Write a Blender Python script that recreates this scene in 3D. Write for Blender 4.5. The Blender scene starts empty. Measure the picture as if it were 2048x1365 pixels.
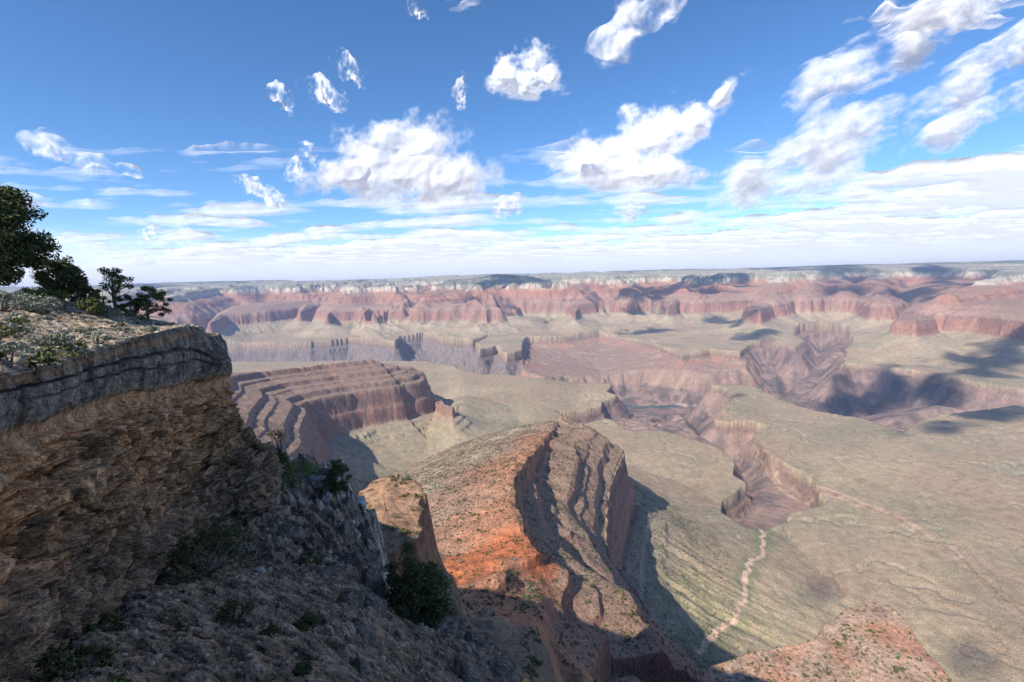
import bpy, bmesh, math, random, time
import numpy as np
from mathutils import Vector, Matrix
T0 = time.time()
S = bpy.context.scene
R = math.radians

# ------------------------------------------------------------------ camera
FPX, PITCH, ROLL = 910.0, R(7.5), R(1.5)        # focal length in pixels of the 2048 px wide photo
cam_d = bpy.data.cameras.new('camera')
cam_d.sensor_width = 36.0
cam_d.lens = 36.0 * FPX / 2048.0
cam_d.clip_start = 0.2
cam_d.clip_end = 400000
cam = bpy.data.objects.new('camera', cam_d)
S.collection.objects.link(cam)
cam.location = (0, 0, 0)
cam.rotation_euler = (Matrix.Rotation(R(90) - PITCH, 4, 'X') @ Matrix.Rotation(-ROLL, 4, 'Z')).to_euler()
S.camera = cam

# ------------------------------------------------------------------ sky, sun, exposure
SUN_DIR = Vector((-0.66, -0.75, 0.0)).normalized()   # horizontal direction towards the sun
SUN_EL = R(41)
SUN_VEC = Vector((SUN_DIR.x * math.cos(SUN_EL), SUN_DIR.y * math.cos(SUN_EL), math.sin(SUN_EL)))
W = bpy.data.worlds.new('World')
S.world = W
W.use_nodes = True
nt = W.node_tree
nt.nodes.clear()
out = nt.nodes.new('ShaderNodeOutputWorld')
bg = nt.nodes.new('ShaderNodeBackground')
sky = nt.nodes.new('ShaderNodeTexSky')
sky.sky_type = 'NISHITA'
sky.sun_disc = False
sky.sun_elevation = SUN_EL
sky.sun_rotation = math.atan2(SUN_DIR.x, SUN_DIR.y)
sky.altitude = 2100
sky.air_density = 1.0
sky.dust_density = 0.0
sky.ozone_density = 5.0
bg.inputs['Strength'].default_value = 0.115
hs_ = nt.nodes.new('ShaderNodeHueSaturation')
hs_.inputs['Saturation'].default_value = 1.12
nt.links.new(sky.outputs[0], hs_.inputs['Color'])
nt.links.new(hs_.outputs[0], bg.inputs[0])
nt.links.new(bg.outputs[0], out.inputs[0])
sun_d = bpy.data.lights.new('sun', 'SUN')
sun_d.energy = 4.2
sun_d.angle = R(0.5)
sun_d.color = (1.0, 0.95, 0.87)
sun = bpy.data.objects.new('sun', sun_d)
S.collection.objects.link(sun)
sun.rotation_euler = SUN_VEC.to_track_quat('Z', 'Y').to_euler()
S.view_settings.view_transform = 'Standard'
S.view_settings.look = 'None'
S.view_settings.exposure = 0.75
S.view_settings.gamma = 1.0
cy = S.cycles
cy.max_bounces = 6
cy.diffuse_bounces = 3
cy.volume_bounces = 0
cy.transparent_max_bounces = 16
cy.use_denoising = True
cy.denoising_prefilter = 'ACCURATE'
cy.denoising_input_passes = 'RGB_ALBEDO_NORMAL'

# ------------------------------------------------------------------ helpers
def ray(px, py):
    u = (px - 1024) / FPX
    v = (682.5 - py) / FPX
    c, s = math.cos(ROLL), math.sin(ROLL)
    u, v = u * c + v * s, -u * s + v * c
    c, s = math.cos(PITCH), math.sin(PITCH)
    return (u, c + v * s, -s + v * c)

def shift(y):
    """the strata rise gently to the north"""
    return 0.03 * np.clip(np.asarray(y, dtype=np.float64) - 7000, 0, 8000)

def P(px, py, z, dip=True):
    """plan position of the photo point px,py that lies on the level z (strata datum)"""
    d = ray(px, py)
    zz = z
    for _ in range(60):
        y = zz / d[2] * d[1]
        zz = .5 * zz + .5 * (z + float(shift(y))) if dip else z
    t = zz / d[2]
    return (d[0] * t, d[1] * t)

def D(px, py, r):
    """plan position and strata level of the photo point px,py at the distance r"""
    d = ray(px, py); q = r / math.hypot(d[0], d[1])
    return (d[0] * q, d[1] * q, d[2] * q - float(shift(d[1] * q)))

def tag(o, label=None, cat=None, group=None, kind=None):
    if label: o['label'] = label
    if cat: o['category'] = cat
    if group: o['group'] = group
    if kind: o['kind'] = kind
    return o

rng = np.random.default_rng(5)
_perm = rng.permutation(1024).astype(np.int32)
_ga = rng.random(1024) * 2 * np.pi
_gx, _gy = np.cos(_ga).astype(np.float32), np.sin(_ga).astype(np.float32)

def pn(x, y, s=0):
    """2D gradient noise, about -0.7..0.7"""
    x = np.asarray(x, np.float32) + np.float32(s * 17.31); y = np.asarray(y, np.float32) + np.float32(s * 9.77)
    xf, yf = np.floor(x), np.floor(y)
    xi, yi = xf.astype(np.int32), yf.astype(np.int32)
    x = x - xf; y = y - yf
    u = x * x * x * (x * (x * 6 - 15) + 10); v = y * y * y * (y * (y * 6 - 15) + 10)
    def g(i, j, dx, dy):
        h = _perm[(_perm[(xi + i) & 1023] + yi + j) & 1023]
        return _gx[h] * dx + _gy[h] * dy
    a = g(0, 0, x, y); b = g(1, 0, x - 1, y); c = g(0, 1, x, y - 1); d = g(1, 1, x - 1, y - 1)
    a = a + u * (b - a); c = c + u * (d - c)
    return a + v * (c - a)

def fbm(x, y, o=4, s=0, gain=0.5):
    t = 0; a = 1.0; f = 1.0
    for k in range(o):
        t = t + a * pn(x * f, y * f, s + k); a *= gain; f *= 2.03
    return t

def ridged(x, y, o=3, s=0, gain=0.5):
    t = 0; a = 1.0; f = 1.0
    for k in range(o):
        t = t + a * (1 - 2.2 * np.abs(pn(x * f, y * f, s + k))); a *= gain; f *= 2.1
    return t * 0.5

def sstep(a, b, x):
    t = np.clip((x - a) / (b - a), 0, 1)
    return t * t * (3 - 2 * t)

def lerp(a, b, t): return a + (b - a) * t

def grid_mesh(name, X, Y, Z, mat, cols=None, smooth=True):
    n, m = X.shape
    co = np.stack([X, Y, Z], -1).reshape(-1, 3).astype(np.float32)
    i = np.arange(n * m, dtype=np.int32).reshape(n, m)
    q = np.stack([i[:-1, :-1], i[:-1, 1:], i[1:, 1:], i[1:, :-1]], -1).reshape(-1, 4)
    me = bpy.data.meshes.new(name)
    me.vertices.add(len(co)); me.vertices.foreach_set('co', co.ravel())
    me.loops.add(q.size); me.loops.foreach_set('vertex_index', q.ravel())
    me.polygons.add(len(q))
    me.polygons.foreach_set('loop_start', np.arange(0, q.size, 4, dtype=np.int32))
    me.polygons.foreach_set('loop_total', np.full(len(q), 4, np.int32))
    me.polygons.foreach_set('use_smooth', np.full(len(q), smooth))
    me.update()
    for k, c in (cols or {}).items():
        if c.ndim == 3:
            a = me.attributes.new(k, 'FLOAT_COLOR', 'POINT')
            f = np.ones((n * m, 4), np.float32); f[:, :3] = c.reshape(-1, 3)
            a.data.foreach_set('color', f.ravel())
        else:
            a = me.attributes.new(k, 'FLOAT', 'POINT')
            a.data.foreach_set('value', c.astype(np.float32).ravel())
    me.materials.append(mat)
    o = bpy.data.objects.new(name, me)
    S.collection.objects.link(o)
    return o

def seg_d(x, y, a, b):
    """distance to a segment and the position 0..1 along it"""
    dx, dy = b[0] - a[0], b[1] - a[1]
    L = dx * dx + dy * dy + 1e-9
    t = np.clip(((x - a[0]) * dx + (y - a[1]) * dy) / L, 0, 1)
    return np.hypot(x - a[0] - t * dx, y - a[1] - t * dy), t

def poly_sd(x, y, pts, arc=False):
    """signed distance to a closed plan outline, positive inside; arc: the place along the outline too"""
    d = np.full(x.shape, 1e9, np.float32); ins = np.zeros(x.shape, bool)
    n = len(pts); ar = np.zeros(x.shape, np.float32); L = 0.0
    for k in range(n):
        a, b = pts[k], pts[(k + 1) % n]
        dd, t = seg_d(x, y, a, b)
        l = math.hypot(b[0] - a[0], b[1] - a[1])
        if arc: ar = np.where(dd < d, L + t * l, ar)
        L += l
        np.minimum(d, dd, out=d)
        if a[1] != b[1]:
            c = ((a[1] > y) != (b[1] > y)) & (x < (b[0] - a[0]) * (y - a[1]) / (b[1] - a[1]) + a[0])
            ins ^= c
    d = np.where(ins, d, -d)
    return (d, ar) if arc else d

def line_d(x, y, pts):
    """distance to an open plan polyline; points may carry a third value that is interpolated"""
    d = np.full(x.shape, 1e9, np.float32); z = np.zeros(x.shape, np.float32)
    for a, b in zip(pts[:-1], pts[1:]):
        dd, t = seg_d(x, y, a, b)
        m = dd < d
        d = np.where(m, dd, d)
        if len(a) > 2: z = np.where(m, a[2] + (b[2] - a[2]) * t, z)
    return d, z

# ------------------------------------------------------------------ strata: smooth relief g -> stepped relief h
_up = [(55, .36), (50, .6), (55, .85)] + [(14, 3), (16, .8)] * 2 + [(90, 9), (8, 1.5), (82, 9)] + [(12, 5), (9, .7), (26, 5), (16, .8), (9, 4), (10, .7), (20, 5), (20, .8)] + [(10, 5), (9, .7), (30, 5), (14, .8), (8, 4), (11, .7), (18, 5), (18, .8)] + \
      [(70, .7), (100, 9), (60, .9), (18, 6), (16, .9), (22, 6), (16, .9), (18, 6), (400, .12)]
_gn, _hn = [-960.], [-960.]
for dh, r in _up: _gn.append(_gn[-1] + dh / r); _hn.append(_hn[-1] + dh)
_g, _h = -960., -960.
for dh, r in [(35, .5), (26, 7), (6, 1.0), (24, 7), (600, 1.0)]:
    _g -= dh / r; _h -= dh; _gn.insert(0, _g); _hn.insert(0, _h)
_gn, _hn = np.array(_gn), np.array(_hn)
def TG(g): return np.interp(g, _gn, _hn).astype(np.float32)
def IG(h): return float(np.interp(h, _hn, _gn))

# ------------------------------------------------------------------ canyon terrain
AZ0, AZ1, NA = R(-63), R(57), 1800
R0, R1, NR = 75.0, 46000.0, 1600
def px_list(z, *pts): return [P(a, b, c[0] if c else z) for a, b, *c in pts]

def canyon():
    CS = 2
    az = np.linspace(AZ0, AZ1, NA); lr = np.interp(np.linspace(0, 1, NR), [0, .10, .78, 1], np.log([R0, 300, 9500, R1])); rr = np.exp(lr)
    azc = np.linspace(AZ0, AZ1, NA // CS); lrc = np.interp(np.linspace(0, 1, NR // CS), [0, .10, .78, 1], np.log([R0, 300, 9500, R1]))
    RC, AC = np.meshgrid(np.exp(lrc), azc, indexing='ij')
    xc = (RC * np.sin(AC)).astype(np.float32); yc = (RC * np.cos(AC)).astype(np.float32)
    RR, AA = np.meshgrid(rr, az, indexing='ij')
    X = (RR * np.sin(AA)).astype(np.float32); Y = (RR * np.cos(AA)).astype(np.float32)
    fi = np.linspace(0, NR // CS - 1, NR); i0 = np.minimum(fi.astype(int), NR // CS - 2); fi = (fi - i0).astype(np.float32)[:, None]
    fj = np.linspace(0, NA // CS - 1, NA); j0 = np.minimum(fj.astype(int), NA // CS - 2); fj = (fj - j0).astype(np.float32)[None]
    def up(f):
        f = f.astype(np.float32)
        a = f[i0][:, j0]; b = f[i0][:, j0 + 1]; c = f[i0 + 1][:, j0]; d = f[i0 + 1][:, j0 + 1]
        return (a * (1 - fj) + b * fj) * (1 - fi) + (c * (1 - fj) + d * fj) * fi
    def sd(pts): return up(poly_sd(xc, yc, pts))
    def sda(pts):
        d, a = poly_sd(xc, yc, pts, True); return up(d), up(a)
    def ld(pts):
        d, z = line_d(xc, yc, pts); return up(d), up(z)
    # noise that breaks up outlines, sized in metres
    w1 = ridged(X / 900, Y / 900, 2, 1); w2 = ridged(X / 310, Y / 310, 2, 5); w3 = ridged(X / 95, Y / 95, 2, 9)
    w4 = fbm(X / 30, Y / 30, 2, 14)
    rim_n = 55 * w2 + 30 * fbm(X / 520, Y / 520, 2, 125) + 5 * w3 + 1.2 * w4
    big_n = 260 * w1 + rim_n
    # Tonto platform
    base = -962 + 24 * fbm(X / 1500, Y / 1500, 3, 20) + 9 * fbm(X / 300, Y / 300, 3, 24)
    ctrl = [(1180, 1290, -870), (1300, 1250, -850), (1340, 1130, -900), (1400, 1040, -945), (1480, 1150, -955), (1440, 1300, -925), (1620, 1120, -955), (1580, 1250, -930),
            (1700, 1060, -975), (1850, 1180, -950), (2000, 1330, -900), (1300, 960, -962), (1050, 820, -965), (900, 770, -975), (700, 930, -850), (780, 930, -845),
            (830, 890, -900), (960, 850, -945), (1900, 950, -960), (1750, 900, -985), (1500, 800, -985), (2048, 900, -960), (1250, 1050, -900), (1280, 1180, -840)]
    num = np.zeros_like(xc); den = np.full_like(xc, 1e-9)
    for a, b, z in ctrl:
        p = P(a, b, z); w = 1e6 / ((xc - p[0]) ** 2 + (yc - p[1]) ** 2 + 150. ** 2) ** 1.5
        num += w * (z + 962); den += w
    base = base + up(num / (den + .4e6 / 700. ** 3))
    # the washes that cut into the platform
    wash = [(1521, 1074), (1526, 1110), (1524, 1135), (1500, 1165), (1488, 1195), (1490, 1225), (1478, 1262), (1462, 1290), (1430, 1312), (1408, 1345), (1392, 1370)]
    wz = [-985, -980, -975, -968, -962, -955, -946, -938, -928, -915, -905]
    WL0 = [(*P(a, b, z), z) for (a, b), z in zip(wash, wz)]
    WL = []; rgw = np.random.default_rng(4)
    for a, b in zip(WL0[:-1], WL0[1:]):
        L = math.hypot(b[0] - a[0], b[1] - a[1]); nn_ = max(2, int(L / 22)); nx, ny = -(b[1] - a[1]) / L, (b[0] - a[0]) / L
        for t_ in np.arange(nn_) / nn_:
            o_ = rgw.normal() * 5.5 * (t_ > 0); WL.append((a[0] + (b[0] - a[0]) * t_ + nx * o_, a[1] + (b[1] - a[1]) * t_ + ny * o_, a[2] + (b[2] - a[2]) * t_))
    WL.append(WL0[-1])
    dw, zw = ld(WL)
    lw = [(1420, 1310, -928), (1300, 1330, -900)]
    base = np.minimum(base, zw + np.maximum(dw - 5 - 3 * w4, 0) * .16 + 200 * sstep(250, 700, dw))
    wl2 = [(*P(620, 960, -800), -800), (*P(760, 900, -870), -870), (*P(840, 880, -900), -900), (*P(930, 868, -925), -925), (*P(1000, 845, -960), -960), (*P(1100, 842, -985), -985)]
    dw2, zw2 = ld(wl2)
    base = np.minimum(base, zw2 + dw2 * .12 + 200 * sstep(250, 700, dw2))
    tw = [(1606, 962), (1660, 990), (1720, 1012), (1800, 1046), (1850, 1080), (1905, 1108), (1960, 1162), (2060, 1250), (2200, 1340)]
    twp = [P(a, b, -975) for a, b in tw[1:]]
    s3 = sd([(twp[0][0] - 60, twp[0][1] + 200)] + twp + [(6000, 1500), (6000, 9000), (2500, 9000)]) + 16 * w3 + 10 * w2 + 4 * w4
    dw3 = ld(twp)[0]
    led = sstep(700, 300, np.abs(s3)) 
    base = base + led * (12 * sstep(-5, 7, s3) + 12 * sstep(14, 26, s3 + 5 * w3) - 12)
    net = fbm(X / 420, Y / 420, 4, 26)
    nf = fbm(X / 2300, Y / 2300, 4, 28)
    base = base - (70 * np.exp(-(nf / .05) ** 2) + 30 * np.exp(-(nf / .12) ** 2) - 60 * np.clip(fbm(X / 1000, Y / 1000, 4, 29), -.6, .6)) * sstep(5600, 7000, Y)
    base = base - 13 * np.exp(-(net / .045) ** 2)
    g = base.astype(np.float32)

    def rib(a, s, lam, amp):
        """spurs and gullies that run straight down from an outline"""
        n = ridged(a / lam, s / (lam * 6), 2, 71) + .6 * ridged(a / (lam * .33), s / (lam * 3), 2, 75)
        return n * amp * sstep(45, 45 + lam * 1.2, -s)
    def mesa(pts, z, slope_out=.55, slope_in=.5, cap=0, n=1.0, lam=280., amp=60., nz=None):
        nonlocal g
        s, a = sda(pts)
        flu = 3.5 * fbm(a / 45, s / 90 + z, 2, 77)
        s = s + flu + (28 * fbm(X / 330, Y / 330, 3, 121) * sstep(30, 120, s) if amp == 40. else 0) + (nz if nz is not None else n * np.where(s > 0, .3 * sstep(90, 0, s) + .12, 1.0) * rim_n)
        f = IG(z) + np.where(s > 0, s * slope_in, s * slope_out) + rib(a, s, lam, amp)
        f = np.where(s < -30, np.minimum(f, IG(-742) if z == -560 else 1e5), f)
        f = np.minimum(f, IG(cap))
        g = np.maximum(g, f)
        return s
    def ridge(pts, slope=.55, n=1.0, lam=260., amp=20.):
        nonlocal g
        d, z = ld(pts)
        d = np.maximum(d - n * rim_n - (110 * w1 if n > 1 else 0), 0)
        f = np.interp(z, _hn, _gn).astype(np.float32) - d * slope + (w2 * .5 + w3 * .2) * amp
        g = np.maximum(g, f)
    # --- north rim: long plateau with points and bays
    NRIM = [(-60000, 9000), (-22000, 9500), (-13500, 11500), (-8600, 13800), (-7700, 14200), (-8600, 17000), (-11000, 30000), (-6000, 30000),
            (-3600, 17500), (-900, 14600), (-100, 14000), (500, 15000), (1300, 15500), (3000, 15500), (4500, 15300), (5700, 14200), (7000, 14600), (7600, 15500), (8600, 18500),
            (9600, 18000), (9800, 14500), (10600, 12500), (12500, 11200), (16000, 9000), (40000, 6000), (40000, 60000), (-60000, 60000)]
    s = sd(NRIM) + 3.0 * big_n
    rimcap = IG(-12) + 60 * fbm(X / 6000, Y / 6000, 2, 90) + 90 * fbm(X / 900, Y / 1500, 3, 94)
    g = np.maximum(g, np.minimum(IG(-10) + np.where(s > 0, s * .1, s * .26), rimcap))
    # the dissected country between the rim and the platform
    dr_ = np.maximum(-sd(NRIM), 0)
    tt = sstep(8000, 300, dr_ + 500 * fbm(X / 2500, Y / 2500, 2, 101))
    qx, qy = X + 500 * fbm(X / 2600, Y / 2600, 2, 103), Y + 500 * fbm(X / 2600, Y / 2600, 2, 105)
    rn = ridged(qx / 3600, qy / 3000, 5, 107, .55)
    fr = IG(-985) + 760 * (1.0 * tt + .95 * (rn - .42) * (.34 + 3.2 * tt * (1 - tt)))
    g = np.maximum(g, np.where(Y > 5200, np.minimum(fr, IG(-60)), -5000).astype(np.float32))
    # spurs that reach out from the rim
    spurs = [[(1250, 600, 9500), (1255, 580, 10600), (1262, 560, 12300), (1275, 546, 14500)],
             [(1165, 606, 9500), (1160, 582, 10800), (1150, 564, 12400), (1140, 550, 14500)],
             [(1400, 602, 9500), (1420, 585, 10500), (1450, 567, 11700), (1470, 552, 13000), (1480, 540, 15000)],
             [(1540, 600, 9200), (1545, 580, 10200), (1550, 560, 11500), (1545, 548, 12700), (1530, 538, 15000)],
             [(1900, 604, 8500), (1950, 582, 9500), (2000, 556, 11000), (2030, 540, 12500)],
             [(1765, 602, 9300), (1765, 580, 10700), (1745, 562, 12500), (1765, 545, 14500)],
             [(1690, 585, 10500), (1680, 568, 12000), (1672, 552, 14000)],
             [(1610, 590, 10200), (1618, 568, 11700), (1620, 550, 14000)],
             [(560, 600, 13500), (600, 585, 15000), (650, 572, 18000)],
             [(330, 596, 10500), (380, 582, 12000), (430, 577, 13500)],
             [(210, 596, 10500), (260, 582, 12000), (300, 577, 13500)]]
    for sp in spurs: ridge([D(*p) for p in sp], .5, 1.6)
    # --- buttes of the north side (outlines on the top of the red cliff band)
    mesa(px_list(-630, (655, 637), (662, 632), (775, 626), (790, 624), (800, 618), (760, 612), (700, 612), (660, 620)), -560, .45, .25, -500, .35)
    mesa(px_list(-545, (600, 622), (650, 605), (730, 598), (770, 597), (820, 600), (838, 606), (850, 596), (830, 585), (700, 590), (600, 612)), -560, .5, .3, -330, .8)
    ridge([D(690, 587, 10300), D(745, 574, 10800), D(800, 571, 10500), D(832, 583, 10200)], .5)
    ridge([D(745, 574, 10800), D(770, 566, 11500)], .5)
    mesa(px_list(-630, (420, 655), (450, 640), (540, 632), (640, 618), (660, 610), (600, 612), (520, 620), (440, 632)), -560, .5, .3, -440, .8)
    mesa(px_list(-545, (500, 602), (640, 590), (700, 585), (650, 578), (520, 590)), -560, .5, .3, -300, .8)
    mesa(px_list(-630, (330, 640), (400, 622), (395, 610), (330, 612)), -560, .5, .3, -300, .8)
    ridge([(*P(735, 665, -870), -835), (*P(739, 664, -870), -835)], .9, .2)
    # the long temple in the middle
    mesa(px_list(-545, (870, 606), (930, 603), (985, 607), (1060, 604), (1095, 600), (1120, 590), (1050, 572), (900, 572), (850, 590)), -560, .45, .36, -180, 1.5)
    ridge([D(870, 572, 10300), D(905, 561, 10600), D(960, 556, 10800), D(1000, 549, 11000), D(1050, 552, 11200), D(1090, 562, 11400), D(1110, 552, 14000)], .5, 1.2)
    # small tower on its plinth, flat block, red pyramid, cliff points
    mesa(px_list(-940, (985, 645), (1010, 638), (1055, 638), (1085, 648), (1060, 655), (1010, 655)), -820, .6, .35, -800, .3)
    mesa(px_list(-700, (1021, 622), (1026, 620), (1037, 620), (1040, 623), (1033, 626), (1024, 626)), -700, .6, 3.5, -640, .0)
    mesa(px_list(-790, (1145, 634), (1160, 623), (1198, 617), (1208, 630), (1180, 628), (1160, 632), (1150, 646)), -740, .6, 1.0, -640, .15)
    mesa(px_list(-545, (1228, 604), (1270, 602), (1285, 590), (1260, 575), (1230, 580)), -560, .55, .4, -380, .5)
    mesa(px_list(-545, (1140, 610), (1190, 606), (1185, 590), (1140, 592)), -560, .55, .4, -380, .5)
    mesa(px_list(-560, (1335, 612), (1352, 610), (1362, 604), (1340, 603)), -560, .75, .6, -500, .2)
    mesa(px_list(-545, (1395, 606), (1440, 604), (1500, 600), (1560, 606), (1580, 598), (1540, 580), (1420, 583)), -560, .5, .3, -330, .8)
    mesa(px_list(-545, (1490, 612), (1530, 606), (1545, 612), (1520, 622)), -580, .55, .5, -520, .5)
    # east side of the big side canyon
    mesa(px_list(-640, (1785, 652), (1800, 638), (1830, 632), (1862, 638), (1872, 650), (1830, 656)), -640, .62, .6, -560, .2)
    mesa(px_list(-560, (1800, 628), (1850, 622), (1900, 632), (1960, 634), (2010, 640), (2100, 650), (2200, 640), (2100, 610), (1900, 610), (1820, 612)), -560, .5, .3, -430, .5)
    mesa(px_list(-545, (1760, 602), (1830, 604), (1900, 612), (1960, 614), (2000, 606), (2050, 600), (2200, 600), (2200, 570), (1900, 575), (1780, 585)), -560, .5, .3, -300, .8)
    ridge([D(1878, 592, 8000), D(1895, 586, 8100), D(1912, 592, 8200)], .7, .3)
    # --- left mesa with its red ledges
    FR = px_list(-560, (330, 925), (440, 893), (485, 880), (560, 850), (588, 826), (612, 806), (650, 795, -563), (700, 786, -570), (738, 776, -590), (750, 771, -598), (800, 758, -622), (850, 748, -626))
    BK = [(-700, 3240), (-950, 3150), (-1350, 2900), (-2100, 2450)]
    mesa(FR + BK, -560, .60, .36, -425, .28, 85., 40.)
    ridge([(*P(300, 800, -350), -330), (*P(430, 747, -380), -370), (*P(520, 735, -400), -390), (*P(640, 713, -400), -395), (*P(745, 703, -410), -405), (*P(772, 706, -430), -440)], .36, .08, 260, 6.)
    mesa(px_list(-700, (860, 790), (872, 780), (890, 782), (898, 795), (920, 815), (905, 825), (880, 815)), -750, .62, .6, -690, .15)
    mesa(px_list(-860, (700, 852), (730, 840), (780, 826), (790, 832), (750, 842), (715, 858)), -830, .6, .5, -815, .1)
    # --- right near knob
    mesa(px_list(-335, (1425, 1345), (1500, 1312), (1640, 1287), (1655, 1250), (1690, 1228), (1740, 1210), (1782, 1214), (1805, 1245), (1835, 1290), (1915, 1380), (1950, 1460), (1600, 1600), (1400, 1450)),
         -335, 1.7, .10, -290, .1, 90., 12.)
    # --- middle red ridge: strip between its crest line and the rim of its east cliff
    CR = [(1110, 850, -490), (1070, 900, -405), (1035, 935, -370), (1016, 965, -345), (1020, 1000, -335), (1024, 1031, -325), (1040, 1065, -318), (1065, 1106, -310), (1030, 1125, -300), (1000, 1150, -295),
          (976, 1195, -285), (1000, 1215, -285), (1045, 1263, -285), (1090, 1292, -285), (1165, 1358, -292), (1260, 1440, -325), (1400, 1560, -360)]
    ER = [(1110, 838), (1150, 850), (1200, 878), (1250, 908), (1236, 935), (1218, 985), (1211, 1040), (1209, 1100), (1222, 1140), (1262, 1190), (1300, 1250), (1318, 1285), (1390, 1335), (1440, 1400), (1560, 1500)]
    CRp = [(*P(*c), c[2]) for c in CR]; ERp = px_list(-560, *ER)
    dc, zc = ld(CRp); de, _ = ld(ERp)
    WEST = [(-1500, 3000), (-300, 2600), (60, 1900)]
    wst, _ = sda([c[:2] for c in CRp] + [(300, 120), (0, 0), (-3000, 0), (-3000, 3000), (-200, 2500), P(1110, 838, -560)])
    eas, ea = sda(ERp + [(500, 300), (0, 0), (-1500, 500), (-300, 1250)])
    wst = wst + 14 * w3 + 8 * w2
    dcn = np.maximum(dc - .24 * rim_n * sstep(0, 80, dc), 0); den2 = np.maximum(de + .20 * rim_n * sstep(0, 80, de), 0)
    t = np.clip(dcn / (dcn + den2 + 1), 0, 1)
    zc = zc + (9 * ridged(X / 75, Y / 75, 2, 33) - 3) * sstep(60, 0, dc) * sstep(1350, 1150, RR)
    gcz = np.interp(zc, _hn, _gn).astype(np.float32)
    fe = gcz + (IG(-557) - gcz) * t ** .75 + (w3 * .45 + w2) * 15 * np.minimum(t, 1 - t) * 4
    eas = eas + .12 * rim_n + 6 * fbm(ea / 40, eas / 120, 3, 79)
    fe = np.where(eas > 0, fe, IG(-560) + np.minimum(eas * .62 + rib(ea, eas, 110, 22), np.where(eas < -30, IG(-742) - IG(-560), 0)))
    hw = zc - dc * (.27 + .00022 * dc) + 7 * w2 + 6 * w3 + 2.5 * w4
    g = np.maximum(g, np.where(wst > 0, -5000, fe))
    # --- ground below the viewer, out to the ridge
    SR = [(-6000, 100), (-1200, 330), (-500, 200), (-230, 146), (-130, 96), (-70, 56), (-30, 40), (-12, 16), (0, 2), (14, -6), (80, -40), (400, -160), (3000, -600), (6000, -1500), (6000, -6000), (-6000, -6000)]
    s = -sd(SR) + 10 * w3 + 4 * w4
    hs = np.interp(s, [0, 30, 100, 200, 300, 420, 700, 1100], [-3, -50, -138, -222, -285, -345, -600, -900]).astype(np.float32)
    hs = hs - 110 * sstep(R(2), R(14), AA).astype(np.float32) * sstep(20, 150, s)
    g = np.maximum(g, np.interp(hs, _hn, _gn).astype(np.float32) + 1.5 * w3)
    # red buttress just below the rim
    mesa(px_list(-95, (700, 1000), (722, 978), (745, 958), (790, 945), (822, 956), (832, 990), (840, 1030), (836, 1060), (790, 1090), (720, 1080)), -97, 4.5, .2, -84, 1.0, 60., 3., 5 * w4 + 4 * fbm(X / 9, Y / 9, 2, 99) + 3 * w3)
    # --- inner gorge
    near = [(-600, 800), (200, 745), (500, 738), (700, 737), (850, 738), (905, 748), (960, 765), (1010, 768), (1060, 775), (1110, 774), (1200, 772), (1230, 776), (1218, 792), (1233, 800), (1206, 812),
            (1214, 824), (1170, 832), (1118, 842), (1125, 850), (1160, 860), (1216, 848), (1240, 862), (1270, 872), (1330, 870), (1390, 886), (1440, 908), (1462, 945), (1472, 966), (1500, 986),
            (1488, 1002), (1456, 1030), (1452, 1050), (1472, 1066), (1495, 1078), (1518, 1070), (1528, 1050), (1552, 1044), (1575, 1030), (1622, 1008), (1606, 972), (1560, 936), (1520, 902), (1500, 880), (1522, 862),
            (1500, 853), (1452, 855), (1416, 846), (1440, 825), (1466, 800), (1445, 779), (1425, 776), (1500, 774), (1530, 785), (1560, 803), (1600, 815), (1640, 828), (1700, 841), (1730, 849), (1765, 862),
            (1805, 872), (1840, 852), (1900, 838), (1990, 822), (2048, 815), (2300, 800)]
    farr = [(2300, 775), (2048, 789), (1985, 776), (1930, 767), (1860, 753), (1800, 745), (1735, 738), (1700, 734), (1672, 740), (1690, 715), (1700, 690), (1690, 668), (1640, 655), (1600, 664), (1585, 682), (1610, 690),
            (1590, 702), (1560, 693), (1530, 690), (1500, 696)]
    inner = [(1480, 738), (1420, 745), (1350, 742), (1290, 735), (1240, 735), (1200, 738), (1160, 742)]
    farl = [(1118, 726), (1085, 736), (1050, 733), (1044, 713), (1010, 716), (1002, 706), (993, 698), (957, 706), (948, 692), (977, 677), (945, 685), (890, 683), (870, 673), (845, 672), (805, 677), (790, 688),
            (740, 684), (700, 679), (660, 684), (620, 688), (530, 690), (430, 695), (200, 690), (-600, 720)]
    GM = px_list(-995, *near) + px_list(-995, *farr) + px_list(-1120, *inner) + px_list(-985, *farl[:4]) + px_list(-940, *farl[4:])
    sg, ga = sda(GM)
    n7 = fbm(X / 600, Y / 600, 3, 123)
    sgn = sg + 38 * w2 + 60 * n7 + 2 * w3 + .8 * w4
    spur = ridged(ga / 420 + .5 * n7, sgn / 1500, 2, 31) + .5 * ridged(ga / 170 + .6 * w2, sgn / 500, 2, 35) * sstep(20, 160, sgn) + .3 * w3
    wd = np.maximum(30, .0105 * RR).astype(np.float32)
    wall = IG(-1045) - np.maximum(sgn - wd + 6, 0) * .86 - spur * np.clip(sgn, 0, 240) * .50
    gor = np.where(sgn > 0, np.where(sgn < wd, IG(-995) - sgn * 18 / wd, wall), 1e5)
    RB = px_list(-995, (1050, 690), (1060, 686), (1130, 681), (1200, 671), (1280, 686), (1340, 706), (1362, 716), (1420, 706), (1480, 713), (1500, 705), (1540, 720), (1500, 760), (1300, 770), (1100, 760), (1040, 735))
    sr, ra = sda(RB)
    srn = sr + 22 * w2 + 45 * n7 + 2 * w3
    rb = np.where(srn > 0, np.where(srn < wd, IG(-995) - srn * 20 / wd, IG(-1045) - (srn - wd) * .15 - 34 * ridged(ra / 260 + .4 * w2, srn / 900, 3, 85) * sstep(20, 250, srn) + 10 * w3), 1e5)
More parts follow.
